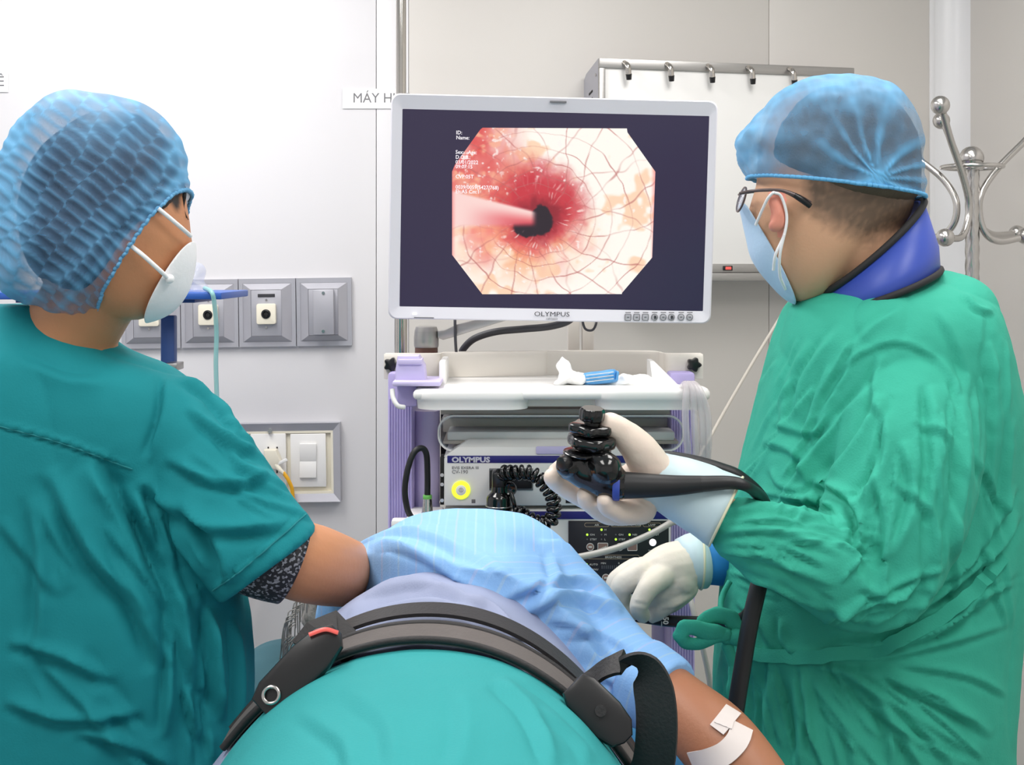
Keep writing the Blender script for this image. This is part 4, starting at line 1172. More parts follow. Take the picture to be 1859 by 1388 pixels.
# ================================================================== plug and coiled lead in front of the processor
cl = thing('coiled_lead', 'glossy black coiled lead with a round plug in the processor socket', 'cable', P(905, 922, 2.42))
pc = P(906, 916, 2.45)
lathe('plug_body', [(U(23, 2.45), -0.03), (U(23, 2.45), 0.012), (U(21.5, 2.45), 0.016), (U(20, 2.45), 0.018), (U(14, 2.45), 0.024), (U(13.5, 2.45), 0.034), (0.006, 0.036)], pc, (0, 0, 1), 'black_gloss', cl)
ringp = [(pc.x + U(24, 2.45) * math.cos(a), 2.45 + U(24, 2.45) * math.sin(a), pc.z - 0.0015) for a in np.linspace(0, 2 * math.pi, 20, endpoint=False)]
tube('plug_ring', ringp, 0.0011, 'steel', cl, res=60, closed=True, n=8)
box('plug_neck', P(905, 871, 2.465), (U(24, 2.46), 0.05, U(36, 2.46)), 'black_plastic', cl, bevel=0.006)
lathe('cap', [(U(12.5, 2.44), 0), (U(12.5, 2.44), 0.008), (U(10, 2.44), 0.012), (U(5, 2.44), 0.009)], P(926, 886, 2.45), (0, -1, 0), 'black_gloss', cl)
tube('cap_cord', [P(928, 895, 2.44), P(933, 912, 2.435), P(935, 925, 2.44)], 0.004, 'black_gloss', cl)
ctrl = [(909, 868, 2.46), (915, 858, 2.445), (935, 858, 2.43), (962, 858, 2.425), (982, 872, 2.42), (1000, 895, 2.42), (1006, 922, 2.42), (998, 946, 2.42), (975, 948, 2.425), (948, 934, 2.43), (936, 922, 2.44)]
A = catmull([tuple(P(*q)) for q in ctrl], 900)
seg = np.r_[0, np.cumsum(np.linalg.norm(np.diff(A, axis=0), axis=1))]
hp_ = []
nrm = Vector((0, 0, 1))
for i in range(len(A)):
    t_ = Vector(A[min(i + 1, 899)] - A[max(i - 1, 0)]).normalized()
    nrm = (nrm - t_ * nrm.dot(t_)).normalized(); bi = t_.cross(nrm)
    ph = seg[i] / 0.0118 * 2 * math.pi
    en = min(1, i / 60, (899 - i) / 60)
    hp_.append(Vector(A[i]) + (nrm * math.cos(ph) + bi * math.sin(ph)) * 0.0105 * en)
v, f = sweep(hp_, 0.0043, 9); me = mesh_of(v, f); fix_normals(me); link('coil', me, 'black_gloss', cl)

# ================================================================== things on the tray
# crumpled tissue
vs, fs = egg([(1010, 662), (1020, 646), (1032, 658), (1042, 674), (1066, 679), (1064, 697), (1035, 698), (1004, 698), (1014, 682)], (1033, 684), 2.54, 0.03, nt=24, nphi=60)
me = mesh_of(vs, fs); fix_normals(me); co = get_co(me)
set_co(me, co + get_no(me) * (noise_disp(co, 60, 0.005) + noise_disp(co, 140, 0.002, 5))[:, None])
tag(link('tissue', me, 'tissue'), 'crumpled white tissue standing up on the tray beside the blue packet', 'tissue')
pk = thing('syringe_packet', 'blue striped plastic packet lying on the cart tray', 'packet', P(1090, 697, 2.53))
vs, fs = egg([(1058, 680), (1068, 676), (1092, 673), (1116, 670), (1121, 680), (1119, 692), (1092, 697), (1062, 698)], (1090, 685), 2.535, 0.018, nt=18, nphi=48)
me = mesh_of(vs, fs); fix_normals(me); co = get_co(me)
set_co(me, co + get_no(me) * noise_disp(co, 90, 0.0016, 3, (0.3, 1, 1.6))[:, None])
link('wrapper', me, 'pack_blue', pk)
for dz in (-6, 0, 6):
    tube('printed_line', [P(1064, 687 + dz, 2.5165), P(1090, 684 + dz, 2.5165), P(1114, 681 + dz, 2.5165)], 0.0008, 'print_white', pk, n=6)
box('end_flap', P(1120, 681, 2.53), (0.004, 0.03, 0.016), 'pack_blue', pk, bevel=0.001, rot=Matrix.Rotation(math.radians(8), 3, 'Y'))
vs, fs = egg([(1090, 699), (1098, 688), (1120, 684), (1132, 678), (1150, 682), (1170, 680), (1188, 690), (1196, 700)], (1140, 694), 2.56, 0.035, nt=20, nphi=60)
me = mesh_of(vs, fs); fix_normals(me); co = get_co(me)
set_co(me, co + get_no(me) * (noise_disp(co, 70, 0.004, 8))[:, None])
tag(link('gauze', me, 'tissue'), 'low heap of white gauze at the right end of the tray', 'gauze')

# clear tubing hung over the right end of the tray
ct = thing('suction_tubing', 'bundle of clear tubing hanging over the right tray handle', 'tubing', P(1250, 830, 2.42))
for k, (a, b) in enumerate(((1236, 1246), (1248, 1262), (1256, 1276), (1262, 1286))):
    tube('tube', [P(1238 + k * 4, 704, 2.50), P(1244 + k * 5, 697, 2.44), P(a + 10, 712, 2.415), P(b - 2, 750, 2.41), P(b, 790, 2.41), P(b + 2 - k, 825, 2.42), P(b - 14 + 3 * k, 850 + 4 * k, 2.44)], 0.0066, 'tube_clear', ct, n=12)
tag(tube('air_tube', [P(1262, 836, 2.44), P(1246, 930, 2.40), P(1215, 950, 2.36), P(1175, 972, 2.33), P(1120, 994, 2.3), P(1060, 1009, 2.27), P(1000, 1018, 2.24), P(930, 1035, 2.2)], 0.0058, 'tube_grey', n=12), 'grey translucent tube crossing in front of the dark control panel', 'tube')
tag(tube('drain_tube', [P(1236, 1020, 2.44), P(1247, 1060, 2.40), P(1258, 1105, 2.37), P(1272, 1160, 2.36), P(1288, 1235, 2.36), P(1300, 1330, 2.36), (P(1305, 0, 2.36).x, 2.36, 0.3), (P(1300, 0, 2.36).x, 2.4, 0.01)], 0.0052, 'tube_grey', n=10), 'thin grey tube hanging to the floor right of the light source', 'tube')
# ================================================================== people helpers
from mathutils.bvhtree import BVHTree
def bvh_of(objs):
    vs = []; fs = []
    for o in objs:
        w = basis_chain(o); k = len(vs)
        vs += [w @ v.co for v in o.data.vertices]; fs += [tuple(i + k for i in p.vertices) for p in o.data.polygons]
    return BVHTree.FromPolygons(vs, fs)
def surf(bv, px, py, off=0.0):
    """point where the line of sight through a picture point meets the cloth, lifted by off"""
    o = Vector((0, 0, H)); dr = (P(px, py, 1.0) - o).normalized()
    h, n, i, dist = bv.ray_cast(o, dr)
    if h is None: return None
    if n.dot(dr) > 0: n = -n
    return h + n * off
def surf_path(bv, pts, n, off):
    C = catmull(pts, n); out = []
    for x, y in C:
        s = surf(bv, x, y, off)
        if s is not None: out.append(s)
    return out
def ribbon(name, path, width, thick, m, parent, up):
    """flat strap along a path; 'up' = list/func of face normals"""
    vs = []; fs = []; N = len(path)
    for i in range(N):
        t = (path[min(i + 1, N - 1)] - path[max(i - 1, 0)]).normalized()
        u = up[i] if isinstance(up, list) else up
        u = (u - t * u.dot(t)).normalized(); s = t.cross(u)
        w = width[i] if hasattr(width, '__len__') else width
        for a, b in ((-1, -1), (1, -1), (1, 1), (-1, 1)):
            vs.append(path[i] + s * (a * w / 2) + u * (b * thick / 2))
    for i in range(N - 1):
        for k in range(4):
            k2 = (k + 1) % 4; fs.append((i * 4 + k, i * 4 + k2, i * 4 + 4 + k2, i * 4 + 4 + k))
    fs += [(0, 1, 2, 3), tuple((N - 1) * 4 + k for k in (3, 2, 1, 0))]
    me = mesh_of(vs, fs); fix_normals(me)
    return link(name, me, m, parent, True, 40)
def set_float(me, name, vals):
    a = me.attributes.new(name, 'FLOAT', 'POINT'); a.data.foreach_set('value', np.ascontiguousarray(vals, dtype=np.float32))
def shell(name, geo, cuts, m, parent, thick=0.0015, disp=None, attr=None):
    cen = np.array([tuple(v) for v in geo[0]]).mean(0)
    me = mesh_of(*geo); fix_normals(me)
    bisect(me, cuts)
    co = get_co(me); no = get_no(me)
    if disp is not None:
        no = co - cen; no /= np.linalg.norm(no, axis=1)[:, None]
        set_co(me, co + no * disp(co)[:, None])
    if attr is not None: set_float(me, attr[0], attr[1](co))
    o = link(name, me, m, parent)
    if thick:
        s = o.modifiers.new('thickness', 'SOLIDIFY'); s.thickness = thick; s.offset = 0
    return o
def frill(name, me, r, m, parent, amp=0.002, freq=70, flat=None):
    L = boundary_loop(me)
    A = np.array([tuple(p) for p in L]); cen = A.mean(0)
    seg = np.r_[0, np.cumsum(np.linalg.norm(np.diff(A, axis=0), axis=1))]
    n = 360; s = np.linspace(0, seg[-1], n, endpoint=False)
    B = np.stack([np.interp(s, seg, A[:, k]) for k in range(3)], 1)
    rad = B - cen; rad /= np.linalg.norm(rad, axis=1)[:, None]
    B = B + rad * (amp * np.sin(np.arange(n) * 2 * math.pi * freq / n))[:, None]
    v, f = sweep(B, r, 8, closed=True); me2 = mesh_of(v, f); fix_normals(me2)
    if m.startswith('cap'): set_float(me2, 'pleat', np.full(len(me2.vertices), 0.9))
    return link(name, me2, m, parent)
def grow(geo, c, k):
    c = Vector(c); return [c + (Vector(v) - c) * k for v in geo[0]], geo[1]

# ================================================================== person in the green gown (right)
DD = 1.93
doc = thing('person', 'person in green surgical gown and blue cap holding a black endoscope', 'person', (0.5, 1.97, 0))
HC = (1510, 340)
head_out = [(1375, 330), (1366, 362), (1356, 398), (1352, 414), (1362, 440), (1370, 470), (1395, 505), (1438, 543), (1480, 545), (1545, 500), (1605, 440), (1652, 385), (1655, 300), (1630, 220), (1560, 165), (1480, 160), (1410, 190), (1380, 260)]
tors = [(520, 1530, 1750, 1.97, .09), (560, 1465, 1770, 1.97, .13), (620, 1440, 1785, 1.97, .155), (760, 1400, 1815, 1.97, .165), (960, 1365, 1818, 1.97, .16), (1180, 1340, 1805, 1.97, .165), (1320, 1335, 1800, 1.97, .165)]
hx = P(1570, 0, 1.97).x
legs = []
for y in (1.89, 2.05):
    legs.append(chain([((hx, y, 0.82), .09), ((hx - 0.01, y, 0.5), .062), ((hx, y, 0.3), .055), ((hx + 0.01, y, 0.09), .04)]))
    legs.append(chain([((hx + 0.02, y, 0.05), .038), ((hx - 0.08, y - 0.01, 0.042), .036), ((hx - 0.17, y - 0.02, 0.03), .028)]))
ear = egg([(1391, 352), (1402, 343), (1414, 351), (1425, 383), (1427, 408), (1416, 421), (1400, 423), (1391, 414), (1402, 406), (1398, 380)], (1410, 388), DD - 0.075, 0.013, nt=14, nphi=40)
body_me = remesh([egg(head_out, HC, DD, 0.079, e=0.72), pchain([(1540, 430, DD + .01, 92), (1590, 520, 1.96, 92), (1610, 600, 1.97, 100)]),
                  hloft(tors), ear,
                  pchain([(1368, 395, DD, 9), (1362, 410, DD, 12), (1370, 420, DD, 12)]),
                  pchain([(1640, 690, 1.86, 70), (1610, 900, 1.76, 60), (1560, 1030, 1.73, 52), (1440, 995, 1.705, 42), (1340, 940, 1.70, 30), (1200, 872, 1.72, 26)]),
                  pchain([(1600, 690, 2.09, 70), (1540, 900, 2.1, 60), (1480, 1020, 2.06, 50), (1380, 1010, 2.01, 42), (1240, 1020, 1.98, 30)])] + legs, 0.0055, 3)
body = link('body', body_me, 'skin_light', doc)
body_me.materials.append(M['skin_pink']); body_me.materials.append(M['skin_warm'])
pp = proj(get_co(body_me))
edge_y = np.interp(pp[:, 0], [1440, 1470, 1520, 1580, 1640, 1700], [345, 392, 425, 446, 420, 390])
stb = np.clip((edge_y - pp[:, 1]) / 45 + 0.25, 0, 1) * np.clip((pp[:, 0] - 1452) / 26, 0, 1) * (pp[:, 1] < 470)
stb = np.clip(stb + (stb > 0.02) * noise_disp(get_co(body_me), 180, 0.3), 0, 1) * (get_co(body_me)[:, 2] > 1.4)
set_float(body_me, 'stubble', stb * 0.9)
for p in body_me.polygons:
    v = pp[p.vertices[0]]; y = body_me.vertices[p.vertices[0]].co.y
    if y < DD - 0.056 and 1388 < v[0] < 1430 and 340 < v[1] < 426: p.material_index = 1
for dd in (DD - 0.03, DD + 0.035):
    e_ = ball('eye', P(1402, 372, dd), 0.011, 'eye_white', doc, sub=2)
    ball('iris', P(1395, 372, dd), 0.005, 'iris', e_, sub=2)
# short hair
hair_out = [(1388, 300), (1398, 230), (1442, 180), (1520, 156), (1608, 178), (1658, 245), (1664, 330), (1655, 362), (1610, 380), (1545, 378), (1495, 366), (1450, 345)]
me = mesh_of(*egg(hair_out, (1535, 300), DD, 0.091, e=0.5)); fix_normals(me)
co = get_co(me); set_co(me, co + get_no(me) * noise_disp(co, 160, 0.0012)[:, None])
link('hair', me, 'hair_short', doc)
# gown
gown_secs = [(492, 1620, 1712, 1.97, .05), (512, 1535, 1765, 1.97, .11), (545, 1448, 1793, 1.97, .155), (600, 1416, 1806, 1.97, .185), (680, 1390, 1824, 1.97, .195), (760, 1370, 1842, 1.97, .2), (860, 1347, 1848, 1.97, .195), (960, 1332, 1848, 1.97, .19),
             (1060, 1314, 1846, 1.97, .19), (1180, 1302, 1836, 1.97, .195), (1300, 1294, 1831, 1.97, .2), (1400, 1290, 1831, 1.97, .2), (1600, 1285, 1835, 1.97, .205), (1850, 1290, 1832, 1.97, .205)]
sleeve = pchain([(1650, 690, 1.87, 120), (1650, 830, 1.79, 132), (1612, 960, 1.75, 124), (1565, 1040, 1.73, 104), (1480, 1015, 1.71, 88), (1400, 985, 1.705, 78), (1352, 962, 1.70, 66)], n=28)
sleeve_far = pchain([(1600, 690, 2.09, 110), (1530, 890, 2.12, 100), (1470, 1010, 2.07, 84), (1390, 1010, 2.02, 66), (1345, 1012, 2.0, 56)], n=24)
gs = [([(1505, 692), (1560, 642), (1640, 622), (1720, 675), (1765, 770)], 8, .005), ([(1600, 640), (1592, 720), (1600, 760)], 10, .007), ([(1590, 700), (1490, 800), (1440, 870)], 10, .008), ([(1604, 720), (1560, 800), (1490, 890)], 12, .011),
      ([(1612, 745), (1605, 840), (1540, 935)], 12, .010), ([(1470, 620), (1430, 700), (1418, 790)], 10, .007), ([(1530, 590), (1460, 690), (1440, 780)], 11, .007), ([(1400, 765), (1470, 785), (1520, 750)], 8, .006),
      ([(1380, 800), (1440, 820), (1470, 880)], 9, .006), ([(1400, 850), (1420, 880), (1470, 890)], 8, .006),
      ([(1470, 868), (1530, 895), (1565, 950), (1552, 1000)], 9, .011), ([(1420, 900), (1500, 912), (1545, 965)], 9, .009), ([(1310, 930), (1400, 918), (1490, 950)], 8, .007), ([(1298, 968), (1400, 962), (1525, 1005)], 8, .007),
      ([(1305, 1000), (1400, 1015), (1515, 1060)], 8, .007), ([(1330, 1035), (1430, 1070), (1510, 1105)], 9, .007), ([(1345, 895), (1440, 900), (1480, 925)], 7, .006), ([(1320, 945), (1400, 942), (1460, 955)], 6, .005), ([(1320, 985), (1420, 990), (1500, 1028)], 6, .005),
      ([(1690, 700), (1702, 820), (1680, 940)], 13, .010), ([(1742, 720), (1752, 850), (1722, 1010)], 13, .010), ([(1640, 800), (1662, 900), (1622, 1010)], 12, .010), ([(1590, 860), (1612, 960), (1592, 1070)], 11, .010),
      ([(1545, 980), (1572, 1010), (1558, 1045)], 10, -.016), ([(1560, 1060), (1620, 1080), (1690, 1020)], 10, .008), ([(1500, 1090), (1570, 1120), (1660, 1080)], 10, .008), ([(1700, 960), (1690, 1050), (1640, 1120)], 10, .008),
      ([(1620, 870), (1690, 930), (1700, 1000)], 9, .007), ([(1660, 760), (1730, 800), (1750, 870)], 9, .006),
      ([(1790, 620), (1802, 750), (1792, 900)], 11, .008), ([(1832, 760), (1822, 900), (1800, 1010)], 9, .007), ([(1750, 530), (1770, 560), (1800, 570)], 6, .006), ([(1640, 560), (1580, 600), (1540, 640)], 9, .005), ([(1700, 560), (1740, 640), (1760, 720)], 10, .006),
      ([(1500, 1150), (1650, 1115), (1800, 1000), (1846, 930)], 11, .011), ([(1520, 1172), (1680, 1150), (1842, 1040)], 11, .011), ([(1420, 1182), (1600, 1190), (1832, 1130)], 9, .008), ([(1720, 1060), (1790, 970), (1840, 880)], 9, .008),
      ([(1460, 1200), (1560, 1232), (1640, 1330), (1665, 1400)], 11, .010), ([(1500, 1212), (1600, 1280), (1622, 1400)], 11, .010), ([(1560, 1212), (1700, 1262), (1800, 1335)], 10, .008), ([(1400, 1222), (1392, 1320), (1405, 1400)], 12, .009),
      ([(1440, 1230), (1452, 1320), (1448, 1400)], 12, .009), ([(1330, 1200), (1342, 1300), (1330, 1400)], 11, .008), ([(1620, 1202), (1750, 1222), (1832, 1262)], 8, .006), ([(1540, 1220), (1640, 1290), (1740, 1400)], 9, .008), ([(1480, 1240), (1540, 1330), (1550, 1400)], 9, .007),
      ([(1340, 1090), (1380, 1130), (1400, 1180)], 10, .007), ([(1420, 1120), (1420, 1160), (1440, 1190)], 8, .005)]
_r = random.Random(5)
def flow(region, dirf, n, lmin, lmax, w, amp):
    x0, y0, x1, y1 = region
    for _ in range(n):
        x, y = _r.uniform(x0, x1), _r.uniform(y0, y1); L_ = _r.uniform(lmin, lmax); k = 5; pts = [(x, y)]
        bend = _r.uniform(-0.25, 0.25); a = dirf(x, y) + _r.uniform(-0.15, 0.15)
        for i in range(k):
            a += bend / k; x += math.cos(a) * L_ / k; y += math.sin(a) * L_ / k; pts.append((x, y))
        gs.append((pts, _r.uniform(*w), _r.uniform(*amp) * _r.choice((1, 1, -1))))
flow((1300, 900, 1480, 1060), lambda x, y: 0.12 + (y - 960) * 0.004, 26, 60, 150, (3.5, 6), (.0025, .005))          # forearm
flow((1470, 880, 1600, 1060), lambda x, y: math.atan2(1000 - y, 1560 - x), 12, 40, 80, (4, 6), (.003, .006))          # bend of the elbow
flow((1600, 680, 1800, 980), lambda x, y: 1.57 + (x - 1690) * -0.002, 20, 90, 200, (5, 8), (.003, .006))              # upper sleeve
flow((1380, 600, 1560, 860), lambda x, y: 2.1 - (x - 1470) * 0.001, 18, 70, 170, (4.5, 7), (.003, .006))              # chest
flow((1480, 1080, 1720, 1180), lambda x, y: -0.35 - (x - 1480) * 0.0013, 16, 100, 220, (4, 7), (.003, .006))          # waist, sweeping up to the back
flow((1400, 1200, 1640, 1290), lambda x, y: 1.45 - (x - 1400) * 0.0042, 26, 90, 220, (4, 7), (.003, .006))            # skirt, fanning from the tie
flow((1300, 1180, 1400, 1260), lambda x, y: 1.6, 8, 80, 160, (5, 8), (.003, .006))
flow((1720, 560, 1840, 1000), lambda x, y: 1.55, 14, 90, 200, (5, 8), (.002, .005))                                  # back
gown = cloth('gown', [hloft(gown_secs, n=72), sleeve, sleeve_far], 0.0042, 3, 'gown_green', doc, gs,
             [(9, .007, 3.1, (1, 1, 0.6)), (9, .0045, 9.2, (1, 1, 0.3), 'ridge'), (60, .0007, 5, (1, 1, 1))])
gbv = bvh_of([gown])
# cap
def radial(co):
    q = proj(co) - np.array([1592, 322.]); a = np.arctan2(q[:, 1], q[:, 0]); r = np.hypot(q[:, 0], q[:, 1])
    w = np.sin(a * 13 + 2.0 * np.sin(a * 3) + 0.8 * np.sin(r / 30))
    near = np.exp(-(r / 125) ** 2)
    return np.clip(0.5 + 0.5 * w, 0, 1), near, r, q
def dcap_attr(co):
    w, near, r, q = radial(co); pp_ = proj(co)
    base = 0.75 * near * w ** 3 + 0.8 * np.exp(-(r / 30) ** 2)
    front = np.clip((1445 - pp_[:, 0]) / 90, 0, 1) * 0.6
    top = np.clip((215 - pp_[:, 1]) / 60, 0, 1) * 0.5
    n = np.array([noise.noise(Vector(c) * 55) for c in co]) * 0.3 + np.array([noise.noise(Vector((c[0] * 160, c[1] * 20, c[2] * 60))) for c in co]) * 0.18
    band = np.clip(1 - np.abs(pp_[:, 1] - (340 + (pp_[:, 0] - 1500) * 0.05)) / 16, 0, 1) * 0.55
    return np.clip(0.04 + base + front + top + 0.6 * n + band, 0, 1)
def dcap_disp(co):
    w, near, r, q = radial(co); pp_ = proj(co)
    n = np.array([noise.noise(Vector(c) * 60) for c in co]) * 0.0022 + np.array([noise.noise(Vector(c) * 25 + Vector((3, 1, 4))) for c in co]) * 0.004
    front = np.clip((1400 - pp_[:, 0]) / 50, 0, 1)
    return 0.004 * near * (w - 0.5) * np.clip(r / 40, 0, 1) + n * (0.7 + 1.8 * front)
cap_out = [(1340, 258), (1350, 235), (1378, 205), (1420, 162), (1480, 139), (1550, 137), (1608, 152), (1648, 190), (1666, 235), (1671, 300), (1672, 360), (1645, 420), (1580, 450), (1500, 448), (1430, 415), (1392, 360), (1362, 320), (1352, 290)]
cp_ = shell('surgical_cap', egg(cap_out, (1515, 290), DD, 0.101, nt=110, nphi=220, e=0.62), [plane_px((1672, 358), (1375, 322), DD)], 'cap_bright', doc, 0, dcap_disp, ('pleat', dcap_attr))
cp_['label'] = 'sheer blue bouffant cap gathered at the back'
frill('elastic_band', cp_.data, 0.0028, 'cap_bright', cp_, 0.0014, 90)
# mask, straps
mask_out = [(1380, 330), (1358, 362), (1344, 372), (1349, 400), (1356, 432), (1366, 470), (1392, 508), (1436, 549), (1482, 549), (1550, 503), (1610, 440), (1652, 385), (1655, 300), (1630, 220), (1560, 165), (1480, 160), (1410, 190), (1384, 260)]
mk = shell('face_mask', egg(mask_out, HC, DD, 0.082, e=0.72, nt=60, nphi=240), [plane_px((1345, 366), (1443, 552), DD), plane_px((1300, 366), (1400, 366), DD, flip=False)], 'mask_blue', doc, 0.0015)
mk['label'] = 'pale blue face mask'
for pts in ([(1372, 408, 1.875), (1382, 385, 1.86), (1394, 360, 1.845), (1404, 349, 1.838)], [(1404, 349, 1.838), (1418, 356, 1.842), (1428, 390, 1.846), (1424, 425, 1.849), (1408, 462, 1.855), (1404, 490, 1.87)],
            [(1424, 425, 1.847), (1416, 462, 1.853), (1416, 500, 1.875), (1426, 525, 1.90)]):
    tube('ear_loop', [P(*q) for q in pts], 0.0021, 'mask_white', mk, n=8)
# glasses
gl = thing('glasses', 'thin dark framed glasses on the face of the gowned person', 'glasses', P(1355, 362, DD))
for s, dd in ((-1, DD - 0.034), (1, DD + 0.034)):
    rim = [P(1346, 362, dd) + Vector((0.005 * math.sin(a), 0.026 * math.cos(a), 0.017 * math.sin(a))) for a in np.linspace(0, 2 * math.pi, 16, endpoint=False)]
    rm = tube('rim', rim, 0.0015, 'frame_dark', gl, n=8, res=48, closed=True)
    lens = mesh_of([tuple(P(1346, 362, dd) + Vector((0.005 * math.sin(a), 0.025 * math.cos(a), 0.016 * math.sin(a)))) for a in np.linspace(0, 2 * math.pi, 24, endpoint=False)], [tuple(range(24))])
    lo = link('lens', lens, 'clear_plastic', rm); lo.modifiers.new('t', 'SOLIDIFY').thickness = 0.0015
    e0 = P(1343, 351, dd + s * 0.026)
    if s < 0:
        tube('temple', [e0, P(1362, 347, 1.862), P(1390, 345, 1.846), P(1420, 346, 1.842), P(1448, 357, 1.842), P(1470, 370, 1.844)], [0.0022, 0.0022, 0.0022, 0.0024, 0.004, 0.0045], 'frame_dark', gl, n=8)
        tube('temple_tip', [P(1442, 354, 1.838), P(1458, 364, 1.838), P(1471, 374, 1.84)], [0.0038, 0.0045, 0.004], 'black_plastic', gl, n=10)
    else:
        tube('temple', [e0, P(1375, 347, 2.005), P(1410, 345, 2.018), P(1450, 360, 2.02)], 0.0022, 'frame_dark', gl, n=8)
tube('bridge', [P(1345, 356, DD - 0.01), P(1341, 353, DD), P(1345, 356, DD + 0.01)], 0.0015, 'frame_dark', gl, n=8)
# thyroid collar
def tilt_ring(c, a, dh, n=64):
    C0 = P(c[0], c[1], 1.945)
    return [C0 + Vector((U(a[0], 1.945) * math.cos(t), -dh * math.sin(t), -U(a[1], 1.945) * math.cos(t))) for t in np.linspace(0, 2 * math.pi, n, endpoint=False)]
r0 = tilt_ring((1574, 450), (97, -88), 0.098); r1 = tilt_ring((1590, 500), (106, -56), 0.112); r2 = tilt_ring((1592, 528), (106, -42), 0.118)
rows = [r0, r1, r2]; n = 64
vs = [tuple(p) for r in rows for p in r]
fs = [(i * n + k, i * n + (k + 1) % n, (i + 1) * n + (k + 1) % n, (i + 1) * n + k) for i in range(2) for k in range(n)]
me = mesh_of(vs, fs); fix_normals(me)
tc = link('thyroid_collar', me, 'collar_blue', doc); tc.modifiers.new('t', 'SOLIDIFY').thickness = 0.008
tc['label'] = 'blue lead neck collar with black binding'
tube('binding', r0[::2], 0.0052, 'binding_black', tc, n=8, res=96, closed=True)
tube('binding', r2[::2], 0.0052, 'binding_black', tc, n=8, res=96, closed=True)
# gown tie: belt lying on the gown, bow in front
bp_ = surf_path(gbv, [(1342, 1172), (1380, 1188), (1450, 1190), (1560, 1184), (1660, 1150), (1760, 1080), (1820, 1010)], 46, 0.003)
ribbon('waist_tie', bp_, 0.018, 0.004, 'gown_green', doc, [(Vector((0, 0, H)) - p).normalized() for p in bp_])
bow = thing('gown_tie_bow', 'knotted green bow of the gown tie beside the black tube', 'bow', P(1330, 1150, 1.82))
for pts, r in (([(1345, 1155, 1.80), (1325, 1120, 1.80), (1290, 1118, 1.80), (1275, 1135, 1.80), (1300, 1150, 1.795), (1340, 1158, 1.80)], [11, 15, 14, 12, 12, 11]),
               ([(1345, 1158, 1.80), (1300, 1150, 1.79), (1250, 1138, 1.785), (1236, 1155, 1.785), (1262, 1168, 1.79), (1320, 1152, 1.79)], [10, 15, 15, 14, 12, 10]),
               ([(1344, 1160, 1.80), (1320, 1168, 1.80), (1330, 1205, 1.80), (1326, 1260, 1.80)], [9, 10, 9, 8])):
    v, f = pchain([q + (rr,) for q, rr in zip(pts, r)], n=14, flat=(Vector((0.1, 1, 0.1)).normalized(), 0.55))
    me = mesh_of(v, f); fix_normals(me); co = get_co(me); set_co(me, co + get_no(me) * noise_disp(co, 70, .003)[:, None]); link('loop', me, 'gown_green', bow)
tube('string', [P(1325, 1055, 1.86), P(1312, 1080, 1.85), P(1309, 1105, 1.83), P(1322, 1135, 1.81)], 0.004, 'gown_green', bow, n=8)
ball('knot', P(1338, 1156, 1.795), 0.014, 'gown_green', bow, (1, .8, .9), 2)
# shoes
for y in (1.89, 2.05):
    me = remesh([chain([((hx + 0.03, y, 0.048), .045), ((hx - 0.08, y - 0.01, 0.046), .043), ((hx - 0.18, y - 0.02, 0.036), .034)])], 0.006, 3)
    co = get_co(me); co[:, 2] = np.maximum(co[:, 2], 0.004); set_co(me, co); link('shoe', me, 'shoe', doc)
    me = remesh([chain([((hx, y, 0.5), .085), ((hx, y, 0.3), .078), ((hx + 0.01, y, 0.085), .07)])], 0.008, 2); link('trouser_leg', me, 'gown_green', doc)

# gloved hands
def glove(geos, m, nm, lbl, voxel=0.0026, noises=((70, .0007, 2, (1, 1, 1)),), strokes=()):
    g = cloth(nm, geos, voxel, 3, m, doc, strokes, noises); g['label'] = lbl; return g
lh = glove([pchain([(1205, 872, 1.72, 48), (1165, 880, 1.73, 48), (1130, 898, 1.735, 40)]),
            pchain([(1190, 862, 1.715, 40), (1160, 815, 1.70, 33), (1128, 783, 1.69, 25), (1108, 770, 1.685, 22)]),
            pchain([(1135, 890, 1.745, 30), (1070, 880, 1.74, 23), (1015, 862, 1.725, 19), (1018, 848, 1.70, 15)]),
            pchain([(1140, 912, 1.74, 30), (1075, 905, 1.73, 24), (1018, 878, 1.715, 19), (1003, 866, 1.70, 17)]),
            pchain([(1150, 925, 1.73, 28), (1105, 928, 1.715, 24), (1070, 910, 1.69, 19), (1062, 898, 1.68, 16)]),
            pchain([(1165, 925, 1.715, 27), (1135, 930, 1.695, 22), (1105, 920, 1.675, 18), (1098, 908, 1.665, 15)])], 'glove_cream', 'glove', 'cream glove on the raised hand gripping the endoscope')
v, f = sweep(catmull([tuple(P(*q[:3])) for q in ((1178, 864, 1.722), (1215, 878, 1.72), (1260, 898, 1.71), (1318, 928, 1.70))], 16), list(catmull([(U(r, 1.71),) for r in (50, 54, 62, 69)], 16)[:, 0]), 28)
me = mesh_of(v, f); fix_normals(me)
co = get_co(me); set_co(me, co + get_no(me) * noise_disp(co, 45, .003)[:, None])
link('glove_cuff', me, 'glove_pale_blue', lh)
ec = P(1318, 928, 1.70); ed = (P(1318, 928, 1.70) - P(1260, 898, 1.71)).normalized(); ea = ed.orthogonal().normalized(); eb = ed.cross(ea)
tube('cuff_rim', [ec + (ea * math.cos(a) + eb * math.sin(a)) * U(69, 1.7) for a in np.linspace(0, 2 * math.pi, 20, endpoint=False)], 0.0018, 'glove_rim', lh, n=8, res=60, closed=True)
